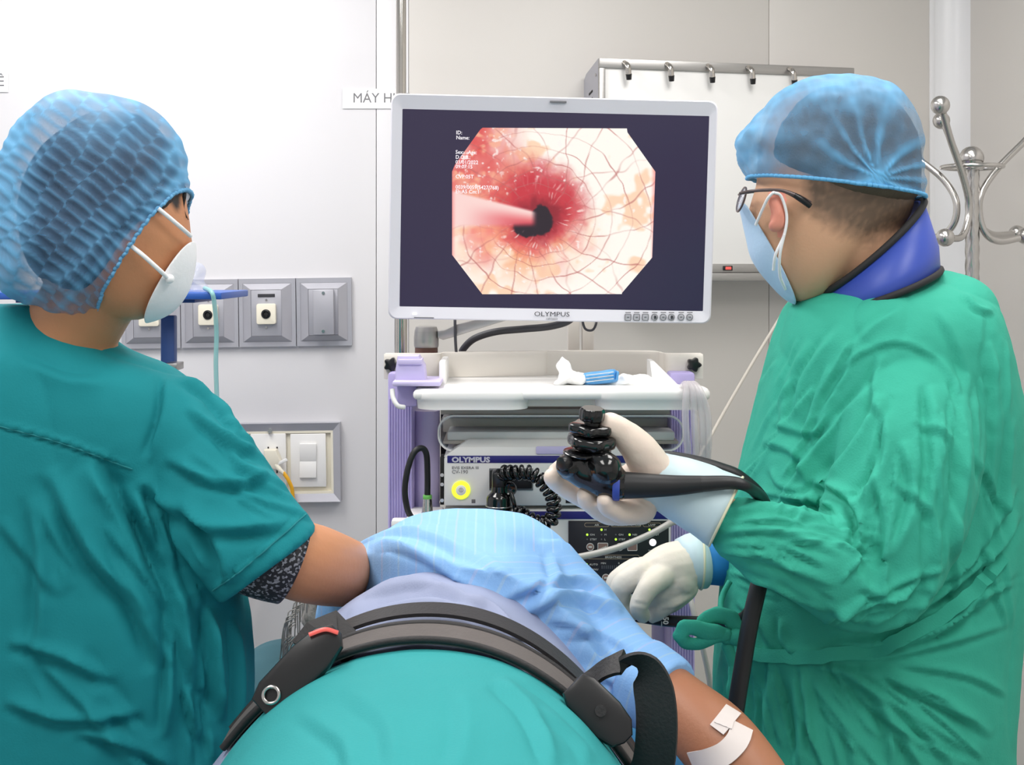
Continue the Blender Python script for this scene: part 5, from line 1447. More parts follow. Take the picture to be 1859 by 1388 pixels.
rh = glove([pchain([(1258, 1020, 1.98, 44), (1212, 1034, 1.97, 46), (1168, 1046, 1.968, 32)]), pchain([(1228, 1050, 1.965, 40), (1205, 1074, 1.965, 32), (1185, 1088, 1.975, 22)]),
            pchain([(1210, 1040, 1.95, 24), (1178, 1066, 1.922, 20), (1160, 1100, 1.915, 17.5), (1167, 1117, 1.93, 14)]),
            pchain([(1165, 1040, 1.955, 26), (1130, 1062, 1.955, 21), (1128, 1092, 1.965, 17), (1150, 1112, 1.97, 14)]),
            pchain([(1155, 1035, 1.985, 24), (1120, 1055, 1.99, 19), (1120, 1085, 1.995, 16), (1140, 1108, 1.99, 13)]),
            pchain([(1168, 1030, 2.01, 20), (1138, 1050, 2.02, 16), (1132, 1080, 2.02, 14), (1148, 1104, 2.015, 12)]),
            pchain([(1240, 1065, 1.965, 28), (1224, 1086, 1.955, 22), (1204, 1104, 1.955, 16), (1186, 1120, 1.965, 12)])], 'glove_white', 'glove', 'white glove on the lower hand guiding the tube',
           strokes=[([(1150, 1088), (1178, 1094)], 3, .001), ([(1146, 1100), (1174, 1105)], 3, .001), ([(1195, 1105), (1230, 1098), (1256, 1080)], 4, .001)])
v, f = sweep([P(1236, 1022, 1.978), P(1252, 1019, 1.98), P(1272, 1016, 1.985)], [U(44, 1.98), U(49, 1.98), U(52, 1.98)], 28)
me = mesh_of(v, f); fix_normals(me); link('glove_cuff', me, 'glove_pale_blue', rh)
tube('cuff_rim', [P(1272, 1016, 1.985) + Vector((0.001 * math.sin(a), U(52, 1.98) * math.cos(a), U(52, 1.98) * math.sin(a))) for a in np.linspace(0, 2 * math.pi, 20, endpoint=False)], 0.0018, 'glove_rim', rh, n=8, res=60, closed=True)
me = remesh([pchain([(1285, 1014, 1.985, 47), (1330, 1010, 2.0, 54), (1420, 1005, 2.03, 58)])], 0.006, 2)
link('undersleeve', me, 'cuff_blue', doc)

# ================================================================== endoscope
sc_ = thing('endoscope', 'black flexible endoscope with stacked control knobs and a blue ring', 'endoscope', P(1075, 860, 1.68))
cb = cloth('control_body', [pchain([(1034, 846, 1.68, 26), (1052, 850, 1.68, 33), (1078, 858, 1.68, 38), (1104, 870, 1.675, 37), (1124, 880, 1.67, 27)]),
                            pchain([(1045, 838, 1.672, 22), (1028, 846, 1.665, 20)]), pchain([(1085, 835, 1.67, 26), (1100, 850, 1.66, 30)]), pchain([(1075, 830, 1.685, 24), (1075, 812, 1.688, 22)])], 0.003, 3, 'black_gloss', sc_)
def lobed(nm, c, axis, r, th, lobes, amp, m='black_gloss'):
    axis = Vector(axis).normalized(); a = axis.orthogonal().normalized(); b = axis.cross(a); n = 64
    vs = []; fs = []
    prof = [(0.86, -th / 2), (0.97, -th * 0.36), (1, 0), (0.97, th * 0.36), (0.86, th / 2)]
    for s, h in prof:
        for k in range(n):
            t = 2 * math.pi * k / n; rr = r * s * (1 + amp * math.cos(lobes * t)); vs.append(Vector(c) + axis * h + (a * math.cos(t) + b * math.sin(t)) * rr)
    for i in range(4):
        for k in range(n): fs.append((i * n + k, i * n + (k + 1) % n, (i + 1) * n + (k + 1) % n, (i + 1) * n + k))
    fs += [tuple(range(n)), tuple(4 * n + k for k in range(n - 1, -1, -1))]
    me = mesh_of(vs, fs); fix_normals(me); return link(nm, me, m, sc_, True, 50)
ax = Vector((0.08, -0.16, 1))
lobed('lock_knob', P(1075, 752, 1.675), ax, U(23, 1.67), U(24, 1.67), 8, 0.04)
lobed('angle_knob', P(1072, 777, 1.68), ax, U(37, 1.68), U(17, 1.68), 5, 0.10)
lobed('angle_knob', P(1074, 800, 1.68), ax, U(43, 1.68), U(22, 1.68), 6, 0.05)
lobed('lock_lever', P(1066, 819, 1.68), ax, U(42, 1.68), U(7, 1.68), 2, 0.22)
cyl('knob_shaft', P(1074, 830, 1.682), P(1075, 748, 1.676), U(14, 1.68), 'black_plastic', sc_)
cyl('valve_button', P(1032, 838, 1.66), P(1018, 842, 1.652), U(13, 1.65), 'black_plastic', sc_, bevel=0.001)
br = catmull([tuple(P(1113, 877, 1.672)), tuple(P(1124, 879, 1.668))], 2)
lathe('blue_ring', [(U(27, 1.67), -0.0045), (U(28.5, 1.67), -0.003), (U(28.5, 1.67), 0.003), (U(27, 1.67), 0.0045)], P(1119, 880, 1.67), P(1200, 882, 1.665) - P(1100, 878, 1.672), 'collar_blue', sc_)
tube('boot', [P(1122, 880, 1.67), P(1160, 881, 1.668), P(1220, 881, 1.665), P(1275, 878, 1.66)], [U(25, 1.67), U(23, 1.67), U(19, 1.66), U(15, 1.66)], 'black_rubber', sc_, n=18)
it = tube('insertion_tube', [P(1272, 878, 1.66), P(1330, 876, 1.66), P(1362, 886, 1.67), P(1385, 910, 1.76), P(1392, 960, 1.80), P(1385, 1030, 1.815), P(1372, 1085, 1.805), P(1352, 1120, 1.82), P(1315, 1129, 1.85), P(1270, 1129, 1.90), P(1220, 1127, 1.955), P(1180, 1122, 1.97), P(1120, 1112, 2.0), P(1000, 1090, 2.08), P(880, 1075, 2.13), P(800, 1070, 2.15)],
          [U(15, 1.66), U(12, 1.66), U(10, 1.67)] + [U(11, 1.9)] * 13, 'black_rubber', sc_, n=14, res=150)
text('depth_mark', '50', U(14, 1.94), P(1204, 1119, 1.949), 'print_white', it, rot=Matrix.Rotation(math.radians(90), 3, 'Y'), bold=0.0003)
# mark stands on the near side of the tube
ringp = [P(1200, 1126.5, 1.965) + Vector((0, -U(11.2, 1.95) * math.cos(a), U(11.2, 1.95) * math.sin(a))) for a in np.linspace(-1.4, 1.4, 12)]
tube('depth_ring', ringp, 0.0009, 'print_white', it, n=6)
tube('universal_cord', [P(1130, 860, 1.74), P(1190, 832, 1.775), P(1250, 836, 1.785), P(1310, 852, 1.785), P(1345, 868, 1.785), P(1385, 910, 1.79), P(1398, 980, 1.79), P(1378, 1060, 1.765), P(1362, 1130, 1.755), P(1348, 1210, 1.75), P(1334, 1300, 1.745), P(1322, 1400, 1.745), (P(1318, 0, 1.75).x, 1.75, 0.5), (P(1300, 0, 1.8).x, 1.8, 0.12), (P(1280, 0, 2.0).x, 2.02, 0.014), (P(1290, 0, 2.3).x, 2.3, 0.014)],
     [0.008, 0.009, 0.009, 0.009, 0.009, 0.0095] + [0.0115] * 10, 'black_rubber', sc_, n=16, res=150)
tube('cord_stripe', [P(1286, 845, 1.776), P(1300, 849, 1.776)], 0.0016, 'print_white', sc_, n=6)
# ================================================================== person in teal scrubs (left)
DN = 1.70
nur = thing('person', 'person in teal short sleeved scrubs and pleated blue cap seen from behind', 'person', (P(80, 0, 1.74).x, 1.74, 0))
NHC = (195, 390)
nhead = [(70, 470), (58, 380), (90, 270), (160, 208), (250, 208), (308, 262), (328, 330), (336, 372), (342, 410), (343, 446), (336, 478), (325, 520), (298, 556), (255, 580), (200, 575), (140, 560), (95, 530)]
nt_ = [(600, -60, 160, 1.74, .05), (660, -180, 250, 1.74, .085), (740, -240, 330, 1.74, .10), (900, -245, 365, 1.74, .105), (1100, -235, 400, 1.74, .105), (1300, -250, 380, 1.74, .11), (1480, -250, 350, 1.74, .11)]
nx = P(80, 0, 1.74).x
nlegs = []
for s in (-1, 1):
    x = nx + s * 0.1
    nlegs.append(chain([((x, 1.74, 0.8), .1), ((x, 1.74, 0.5), .065), ((x, 1.75, 0.3), .055), ((x, 1.74, 0.09), .042)]))
    nlegs.append(chain([((x, 1.73, 0.05), .038), ((x + 0.02, 1.83, 0.042), .036), ((x + 0.03, 1.92, 0.03), .028)]))
W_ = P(800, 1088, 2.13)
arm = chain([(P(330, 790, 1.72), U(72, 1.72)), (P(430, 930, 1.70), U(72, 1.7)), (P(520, 1005, 1.69), U(72, 1.69)), (P(578, 1026, 1.75), U(70, 1.75)), (P(630, 1040, 1.92), U(60, 1.92)), (P(680, 1056, 2.02), U(46, 2.02)), (P(740, 1074, 2.09), U(37, 2.09)), (W_, U(30, 2.06))])
def fing(base, dirs, r):
    pts = [(base, r)]; p = base
    for d_, l in dirs:
        p = p + Vector(d_).normalized() * l; pts.append((p, r * 0.92)); r *= 0.93
    return chain(pts, n=12, res=5)
Wd = (W_ - P(740, 1075, 2.09)).normalized()
palm = W_ + Wd * 0.07
hgeo = [chain([(W_, U(30, 2.06)), (W_ + Wd * 0.05, .034), (palm, .034)], flat=(Vector((0, 0, 1)), 0.55))]
sd = Wd.cross(Vector((0, 0, 1))).normalized()
for k, (o, l) in enumerate(((-.027, .9), (-.009, 1.0), (.009, .95), (.026, .78))):
    hgeo.append(fing(palm + sd * o, [(Wd + Vector((0, 0, -0.2)), .045 * l), (Wd + Vector((0, 0, -0.7)), .028 * l), (Wd * 0.5 + Vector((0, 0, -1)), .02 * l)], .0088))
hgeo.append(fing(W_ + Wd * 0.02 - sd * 0.03, [(Wd * 0.6 - sd, .035), (Wd - sd * 0.4, .028), (Wd - sd * 0.1, .02)], .0105))
armL = chain([((P(-170, 0, 1.74).x, 1.74, P(0, 760, 1.74).z), .055), ((P(-240, 0, 1.78).x, 1.8, P(0, 1050, 1.78).z), .048), ((P(-80, 0, 1.9).x, 1.98, P(0, 1120, 1.9).z), .036), ((P(60, 0, 2.0).x, 2.06, P(0, 1130, 2.0).z), .026)])
hl = Vector((P(60, 0, 2.0).x, 2.06, P(0, 1130, 2.0).z)); wl = Vector((1, 0.4, 0)).normalized(); sl = wl.cross(Vector((0, 0, 1)))
hgl = [chain([(hl, .027), (hl + wl * .05, .034), (hl + wl * .075, .033)], flat=(Vector((0, 0, 1)), 0.55))]
for o, l in ((-.027, .9), (-.009, 1.0), (.009, .95), (.026, .78)):
    hgl.append(fing(hl + wl * .075 + sl * o, [(wl + Vector((0, 0, -.1)), .045 * l), (wl + Vector((0, 0, -.4)), .028 * l), (wl + Vector((0, 0, -.6)), .02 * l)], .0088))
hgl.append(fing(hl + wl * .02 + sl * 0.03, [(wl * .6 + sl, .035), (wl + sl * .4, .028), (wl, .02)], .0105))
nb = remesh([egg(nhead, NHC, DN, 0.082, e=0.72), pchain([(185, 500, DN + .005, 86), (140, 580, 1.725, 84), (90, 660, 1.74, 95)]), hloft(nt_), arm, armL,
             pchain([(335, 425, DN + .02, 10), (340, 445, DN + .02, 11), (336, 458, DN + .02, 11)])] + hgeo + hgl + nlegs, 0.005, 3)
link('body', nb, 'skin_warm', nur)
q_ = proj(get_co(nb)); sb_ = np.clip((386 - (q_[:, 0] - 290) * 0.2 + 9 * np.sin(q_[:, 0] / 5) - q_[:, 1]) / 14, 0, 1) * np.clip((332 - q_[:, 0]) / 8, 0, 1) * (q_[:, 1] > 150) * (get_co(nb)[:, 2] > 1.4)
set_float(nb, 'stubble', sb_)
me = remesh([egg([(224, 408), (234, 400), (244, 408), (244, 428), (238, 446), (230, 450), (223, 440), (222, 420)], (233, 425), DN - 0.066, 0.009, nt=12, nphi=30)], 0.003, 2)
link('ear', me, 'skin_warm', nur)
for dd in (DN + 0.02, DN + 0.06):
    e_ = ball('eye', P(322, 392, dd), 0.011, 'eye_white', nur, sub=2); ball('iris', P(330, 392, dd), 0.005, 'iris', e_, sub=2)
hair_n = [(62, 480), (44, 380), (80, 275), (165, 214), (250, 214), (306, 262), (326, 318), (331, 350), (325, 380), (316, 396), (300, 414), (277, 450), (246, 497), (210, 532), (158, 545), (105, 520)]
hn = mesh_of(*egg(hair_n, (195, 380), DN - 0.003, 0.091, e=0.52)); fix_normals(hn)
co = get_co(hn); set_co(hn, co + get_no(hn) * noise_disp(co, 120, .0012)[:, None])
ho = link('hair', hn, 'hair_black', nur)
for k in range(6):
    x0 = 322 + k * 1.6
    tube('hair_strand', [P(x0 + 4, 326 + k, DN), P(x0 + 10 - k * 0.4, 342 + k * 2, DN - .004), P(x0 + 9 - k, 364 + k * 3, DN - .006), P(x0 + 8 + (k % 3) * 2, 384 + k * 3, DN - .004)], 0.0006, 'hair_black', ho, n=5)
# scrub top
scr = [(548, -8, 92, 1.75, .06), (572, -50, 140, 1.75, .075), (610, -130, 190, 1.745, .095), (642, -190, 232, 1.74, .11), (680, -235, 318, 1.74, .12), (730, -262, 362, 1.74, .128), (800, -278, 392, 1.74, .132), (900, -282, 402, 1.74, .135), (1000, -278, 420, 1.74, .135),
       (1100, -272, 452, 1.74, .137), (1200, -275, 460, 1.74, .14), (1300, -285, 455, 1.74, .142), (1390, -300, 448, 1.74, .145), (1450, -305, 415, 1.74, .145), (1600, -310, 385, 1.74, .14), (1740, -300, 380, 1.74, .14)]
slA = catmull([tuple(P(x, y, d)) + (U(r, d),) for x, y, d, r in ((250, 715, 1.735, 55), (318, 775, 1.715, 88), (392, 885, 1.69, 104), (442, 970, 1.682, 110), (486, 1028, 1.68, 108))], 22)
slv = sweep(slA[:, :3], list(slA[:, 3]), 32)
slL = sweep([(P(-170, 0, 1.74).x, 1.74, P(0, 760, 1.74).z), (P(-230, 0, 1.77).x, 1.77, P(0, 900, 1.77).z), (P(-245, 0, 1.79).x, 1.79, P(0, 1010, 1.79).z)], [.07, .078, .08], 28)
ns = [([(-20, 765), (110, 800), (240, 848)], 4, .0035), ([(325, 685), (390, 720), (432, 785)], 9, .007), ([(340, 740), (420, 800), (462, 822)], 9, .006), ([(300, 830), (400, 872), (485, 862)], 12, .007), ([(250, 868), (380, 950), (520, 950)], 14, .008),
      ([(300, 690), (300, 760), (270, 840)], 10, .005), ([(180, 830), (250, 950), (330, 1085)], 18, -.013), ([(228, 880), (285, 990), (330, 1110), (350, 1260)], 16, .014), ([(90, 850), (170, 1000), (250, 1090), (300, 1210)], 18, .012),
      ([(380, 1100), (392, 1200), (405, 1310)], 10, .009), ([(60, 900), (80, 1050), (70, 1200)], 16, .007), ([(15, 1160), (120, 1190), (210, 1235)], 12, .007), ([(10, 1270), (120, 1300), (260, 1290)], 12, .007), ([(310, 1080), (312, 1200), (300, 1340)], 10, .008),
      ([(552, 930), (448, 1022), (384, 1068)], 3, .0025), ([(330, 900), (400, 990), (420, 1060)], 14, .008), ([(400, 780), (440, 840), (500, 900)], 9, .004), ([(190, 700), (110, 690), (30, 650)], 14, .004), ([(140, 1320), (240, 1350), (320, 1400)], 12, .007), ([(430, 1120), (440, 1220), (430, 1330)], 9, .006)]
ns = [(p_, w_ * 1.1, a_ * 1.75) for p_, w_, a_ in ns]
_n0 = len(gs); 
flow((180, 860, 330, 1000), lambda x, y: 1.05 + (x - 180) * 0.002, 10, 120, 260, (8, 14), (.004, .009))
flow((330, 720, 480, 960), lambda x, y: 0.35 + (y - 720) * 0.001, 12, 70, 150, (6, 10), (.002, .005))
flow((0, 880, 200, 1300), lambda x, y: 1.2 - (y - 880) * 0.001, 10, 120, 260, (10, 16), (.003, .007))
flow((330, 1100, 450, 1320), lambda x, y: 1.5, 8, 80, 180, (7, 12), (.004, .008))
ns += gs[_n0:]; del gs[_n0:]
scrub = cloth('scrub_top', [hloft(scr, n=72), slv, slL], 0.0046, 3, 'scrub_teal', nur, ns, [(6, .008, 4.4, (1, 1, .6)), (9, .004, 7.7, (1, 1, .5), 'ridge'), (50, .0005, 1, (1, 1, 1))])
sbv = bvh_of([scrub])
for pts in ([(-20, 768), (110, 803), (240, 851)], [(555, 933), (450, 1025), (386, 1072)]):
    sp_ = surf_path(sbv, pts, 30, 0.0006)
    if len(sp_) > 3: tube('seam', sp_, 0.0011, 'scrub_seam', scrub, n=6, res=len(sp_) * 2)
v, f = sweep(catmull([tuple(P(*q)) for q in ((452, 985, 1.683), (495, 1005, 1.685), (532, 1019, 1.692))], 10), list(np.linspace(U(90, 1.68), U(79, 1.69), 10)), 40)
me = mesh_of(v, f); fix_normals(me); link('undersleeve', me, 'glitter_black', nur)['label'] = 'black sparkly inner sleeve'
for s in (-1, 1):
    x = nx + s * 0.1
    me = remesh([chain([((x, 1.74, 0.7), .12), ((x, 1.74, 0.4), .095), ((x, 1.74, 0.09), .085)])], 0.008, 2); link('trouser_leg', me, 'trouser_dark', nur)
    me = remesh([chain([((x, 1.71, 0.048), .045), ((x + 0.02, 1.83, 0.046), .043), ((x + 0.03, 1.93, 0.036), .034)])], 0.006, 3)
    co = get_co(me); co[:, 2] = np.maximum(co[:, 2], 0.004); set_co(me, co); link('shoe', me, 'shoe', nur)
# pleated cap
def pleats(co):
    q = proj(co); s = (q[:, 0] * -0.60 + q[:, 1] * 0.80); u = (q[:, 0] * 0.80 + q[:, 1] * 0.60)
    wob = 6.0 * np.array([noise.noise(Vector((a / 60, b / 60, 0))) for a, b in q]) + 8.0 * np.array([noise.noise(Vector((a / 170, b / 170, 5))) for a, b in q])
    row = np.floor((u + 3 * wob) / 46.0)
    ph = (s + wob + (row % 2) * 11 + row * 3.0) / 22.0
    w = 0.5 + 0.5 * np.cos(2 * math.pi * ph)
    edge = np.abs(((u + 3 * wob) / 46.0) % 1.0 - 0.5) * 2
    return w, edge, q
def ncap_attr(co):
    w, edge, q = pleats(co)
    line = (345 - 305) ; dist = ((q[:, 0] - 345) * (548 - 305) - (q[:, 1] - 305) * (120 - 345)) / math.hypot(225, 243)   # px from the elastic edge (negative = inside)
    top = np.clip((300 - q[:, 1]) / 120, 0, 1); left = np.clip((78 - q[:, 0]) / 60, 0, 1)
    band = np.exp(-((dist + 40) / 18) ** 2) * 0.3 + np.exp(-((dist + 2) / 10) ** 2) * 0.5
    n = np.array([noise.noise(Vector(c) * 40) for c in co]) * 0.16
    fr = np.clip((q[:, 0] - 290) / 40, 0, 1) * 0.5
    return np.clip(0.0 + 0.4 * w ** 3 + 0.16 * edge ** 4 + 0.5 * top + 0.75 * left + band + n + fr, 0, 1)
def ncap_disp(co):
    w, edge, q = pleats(co)
    top = np.clip((q[:, 1] - 170) / 140, 0.15, 1)
    return (0.0026 * (w - 0.5) * (1 - 0.6 * edge ** 4)) * top + np.array([noise.noise(Vector(c) * 30) for c in co]) * 0.003
ncap_out = [(122, 166), (200, 174), (262, 190), (306, 225), (330, 268), (338, 330), (340, 400), (300, 490), (230, 550), (150, 580), (75, 556), (20, 538), (-8, 470), (-10, 390), (0, 330), (25, 255), (65, 198)]
nc = shell('surgical_cap', egg(ncap_out, (170, 370), DN, 0.108, nt=150, nphi=300, e=0.6), [plane_px((320, 318), (166, 547), DN - 0.09)], 'cap_sheer', nur, 0, ncap_disp, ('pleat', ncap_attr))
nc['label'] = 'sheer blue pleated bouffant cap over dark hair'
frill('elastic_band', nc.data, 0.0022, 'cap_sheer', nc, 0.0014, 80)
# mask
nmask = [(x + (6 if x > 250 else 0), y + (4 if y > 500 else 0)) for x, y in nhead]
nmask = [(70, 470), (58, 380), (90, 270), (160, 208), (250, 208), (308, 262), (330, 330), (338, 372), (345, 412), (352, 450), (350, 490), (336, 535), (306, 570), (256, 587), (200, 580), (140, 560), (95, 530)]
nm_ = shell('face_mask', egg(nmask, NHC, DN, 0.0855, e=0.72, nt=60, nphi=240), [plane_px((240, 598), (350, 404), DN - 0.055)], 'mask_white', nur, 0.0015)
nm_['label'] = 'white face mask'
for pts in ([(287, 378, DN - .072), (310, 397, DN - .062), (330, 414, DN - .05), (346, 428, DN - .03)], [(232, 442, DN - .083), (258, 462, DN - .081), (285, 486, DN - .071), (306, 505, DN - .056)]):
    tube('ear_loop', [P(*q) for q in pts], 0.0028, 'mask_white', nm_, n=8)
ball('strap_weld', P(308, 506, DN - .054), .006, 'mask_white', nm_, sub=2)
# ================================================================== patient trolley
gu = thing('patient_trolley', 'patient trolley with a blue sheeted mattress under the lying patient', 'trolley', (-0.05, 1.4, 0))
box('mattress', (-0.05, 1.45, 0.685), (0.63, 1.95, 0.09), 'sheet_blue', gu, bevel=0.03, seg=4)
box('deck', (-0.05, 1.45, 0.62), (0.60, 1.95, 0.035), 'steel_brushed', gu, bevel=0.005)
for sx in (-1, 1):
    x = -0.05 + sx * 0.25
    for y in (0.7, 2.2):
        cyl('leg', (x, y, 0.1), (x, y, 0.61), 0.02, 'steel', gu)
        cyl('caster', (x - 0.015, y, 0.06), (x + 0.015, y, 0.06), 0.06, 'black_rubber', gu, n=22, bevel=0.006)
    tube('side_rail', [(x + sx * 0.06, 0.6, 0.6), (x + sx * 0.06, 1.5, 0.6), (x + sx * 0.06, 2.3, 0.6)], 0.013, 'steel', gu)
box('cross_bar', (-0.05, 0.7, 0.25), (0.5, 0.03, 0.03), 'steel', gu, bevel=0.004); box('cross_bar', (-0.05, 2.2, 0.25), (0.5, 0.03, 0.03), 'steel', gu, bevel=0.004)
# pillow
vs = []; fs = []
me = remesh([yloft([(1.99, -0.22, 0.765, 0.16, 0.02), (2.02, -0.22, 0.775, 0.22, 0.04), (2.15, -0.22, 0.78, 0.235, 0.052), (2.3, -0.22, 0.775, 0.22, 0.04), (2.33, -0.22, 0.765, 0.16, 0.02)], e=3)], 0.008, 2)
co = get_co(me); set_co(me, co + get_no(me) * noise_disp(co, 14, .006)[:, None])
tag(link('pillow', me, 'pillow_teal'), 'dark teal pillow under the patient, showing beside the scrubs', 'pillow')

# ================================================================== patient lying on the side, feet towards the camera
pat = thing('person', 'person lying on the trolley under a teal drape in a striped blue shirt', 'person', (-0.07, 1.5, 0.73))
PB = [(0.62, -0.08, 0.80, 0.13, 0.06), (0.8, -0.08, 0.83, 0.15, 0.09), (1.0, -0.085, 0.86, 0.17, 0.12), (1.25, -0.085, 0.87, 0.18, 0.135), (1.45, -0.085, 0.87, 0.175, 0.135), (1.65, -0.085, 0.88, 0.155, 0.13), (1.85, -0.06, 0.89, 0.16, 0.16), (1.98, -0.06, 0.9, 0.14, 0.14)]
hp0 = Vector((-0.225, 2.16, 0.885))
elbow = P(1352, 1398, 1.56)
armp = chain([(P(1000, 1080, 1.82), .045), (P(1120, 1180, 1.72), .038), (P(1215, 1262, 1.655), .038), (P(1290, 1335, 1.60), .047), (elbow, .043), (P(1440, 1520, 1.52), .036), (P(1520, 1660, 1.50), .026)])
wp = P(1520, 1660, 1.50); wd = (wp - P(1440, 1520, 1.52)).normalized(); sp2 = Vector((0, 1, 0))
hp2 = [chain([(wp, .026), (wp + wd * .05, .032), (wp + wd * .075, .032)], flat=(wd.cross(sp2).normalized(), 0.5))]
for o, l in ((-.027, .9), (-.009, 1.0), (.009, .95), (.026, .78)):
    hp2.append(fing(wp + wd * .075 + sp2 * o, [(wd, .045 * l), (wd + Vector((-.4, 0, 0)), .028 * l), (wd + Vector((-.8, 0, 0)), .02 * l)], .0085))
hp2.append(fing(wp + wd * .02 - sp2 * .03, [(wd * .6 - sp2, .035), (wd - sp2 * .4, .028), (wd, .02)], .0105))
lower = chain([(Vector((0.02, 1.95, .82)), .055), (Vector((0.13, 2.05, .79)), .045), (Vector((0.10, 2.22, .775)), .036), (Vector((0.02, 2.3, .77)), .028)])
headp = chain([(hp0 + Vector((0, -.02, 0)), .082), (hp0 + Vector((-0.01, .07, .005)), .085), (hp0 + Vector((0.05, .06, 0)), .07)])
jaw = chain([(hp0 + Vector((0.06, 0.0, -.005)), .05), (hp0 + Vector((0.085, 0.05, 0)), .045)])
nose = chain([(hp0 + Vector((0.12, .05, 0)), .012), (hp0 + Vector((0.145, .035, 0)), .013)])
pl_legs = [chain([(Vector((-0.1, 1.2, 0.86)), .1), (Vector((-0.05, 0.8, 0.83)), .075), (Vector((-0.12, 0.5, 0.79)), .05)])]
me = remesh([yloft(PB), armp, lower, headp, jaw, nose, chain([(Vector((-.08, 1.95, .9)), .075), (hp0 + Vector((.01, -.06, 0)), .055)])] + hp2 + pl_legs, 0.0055, 3)
link('body', me, 'skin_tan', pat)
for dz in (-.032, .032):
    ball('eye', hp0 + Vector((0.108, .075, dz)), .011, 'eye_white', pat, sub=2)
ghair = remesh([chain([(hp0 + Vector((-.02, 0, 0)), .092), (hp0 + Vector((-.03, .075, .005)), .095)])], 0.006, 2)
co = get_co(ghair); set_co(ghair, co + get_no(ghair) * noise_disp(co, 60, .008)[:, None])
gh = link('hair', ghair, 'hair_grey', pat)
for k in range(90):
    a = random.uniform(-.9, 1.4); y = 2.1 + random.uniform(-0.06, 0.1)
    b = Vector((hp0.x - .02 - .095 * math.cos(a), y, hp0.z + .095 * math.sin(a)))
    o = Vector((-math.cos(a), random.uniform(-.5, .2), math.sin(a)))
    tube('hair_strand', [b, b + o * .012 + Vector((0, 0, -.012)), b + o * .016 + Vector((random.uniform(-.004, .004), 0, -.05 - random.random() * .03))], 0.001, 'hair_grey', gh, n=4, res=8)
# shirt with sleeve
SH = [(1.65, -0.085, 0.875, 0.212, 0.205), (1.70, -0.083, 0.885, 0.216, 0.205), (1.76, -0.075, 0.89, 0.214, 0.207), (1.85, -0.062, 0.89, 0.208, 0.214), (1.94, -0.055, 0.89, 0.19, 0.205), (2.02, -0.07, 0.89, 0.14, 0.15), (2.06, -0.09, 0.89, 0.09, 0.10)]
slA = catmull([tuple(P(x, y, d)) + (U(r, d),) for x, y, d, r in ((965, 1070, 1.83, 108), (1046, 1138, 1.77, 96), (1122, 1212, 1.715, 84), (1222, 1268, 1.65, 64))], 22)
ss_ = [([(640, 1052), (700, 1030), (800, 1040), (900, 1092), (960, 1150)], 9, .010), ([(650, 1010), (740, 985), (850, 1000), (930, 1040)], 12, .007), ([(900, 1090), (980, 1060), (1060, 1052), (1110, 1085)], 10, .009),
       ([(940, 1120), (1020, 1080), (1085, 1090), (1130, 1110)], 11, .012), ([(960, 1130), (985, 1180), (1040, 1250)], 10, .009), ([(1000, 1000), (1010, 1050), (960, 1110)], 10, .008), ([(1020, 1150), (1090, 1150), (1150, 1180)], 10, .006),
       ([(990, 1120), (1060, 1140), (1130, 1210)], 9, .006), ([(1050, 1220), (1100, 1230), (1170, 1270)], 8, .006), ([(1222, 1182), (1190, 1235), (1150, 1290)], 4, .003), ([(760, 940), (850, 950), (950, 985)], 10, .004), ([(700, 1000), (780, 965), (860, 965)], 10, .004)]
def tt_body(c):      # 1 on the trunk, 0 on the sleeve
    ax_ = np.array(tuple((P(1226, 1257, 1.65) - P(970, 1065, 1.83)).normalized())); return ((c - np.array(tuple(P(970, 1065, 1.83)))) @ ax_ < 0.04) * 1.0
sme = remesh([yloft(SH, e=2.15), sweep(slA[:, :3], list(slA[:, 3]), 32)], 0.005, 3)
co = get_co(sme); no = get_no(sme)
d_ = stroke_disp(co, no, ss_) + noise_disp(co, 9, .006, 2.2) + noise_disp(co, 26, .0018, 6.1)
co2 = co + no * d_[:, None]
co2[:, 1] += np.clip(-0.07 - co2[:, 0], 0, 1) * 1.5 * np.clip((1.93 - co2[:, 1]) / 0.24, 0, 1) + np.clip(co2[:, 0] - 0.0, 0, 0.1) * 0.5 * np.clip((1.78 - co2[:, 1]) / 0.1, 0, 1) * (tt_body(co2))
set_co(sme, co2)
# stripes run along the cloth: around the body / along the sleeve
axd = (P(1226, 1257, 1.65) - P(970, 1065, 1.83)).normalized(); A0 = np.array(tuple(P(970, 1065, 1.83)))
tt = (co - A0) @ np.array(tuple(axd))
st = np.where(tt > 0.03, tt / 0.052, ((co[:, 0] + 0.1) / 0.052) + 0.3 * co[:, 1])
set_float(sme, 'stripe', st)
shirt = link('shirt', sme, 'shirt_blue', pat); shirt['label'] = 'light blue shirt with faint stripes and rolled sleeve'
# folded sleeve hem
cA = slA[17:]
v, f = sweep(cA[:, :3], list(cA[:, 3] * 1.045 + 0.001), 36)
cme = remesh([(v, f)], 0.004, 2); co = get_co(cme); set_co(cme, co + get_no(cme) * noise_disp(co, 30, .003, 4)[:, None])
set_float(cme, 'stripe', ((get_co(cme) - A0) @ np.array(tuple(axd))) / 0.052)
link('sleeve_cuff', cme, 'shirt_blue', shirt)
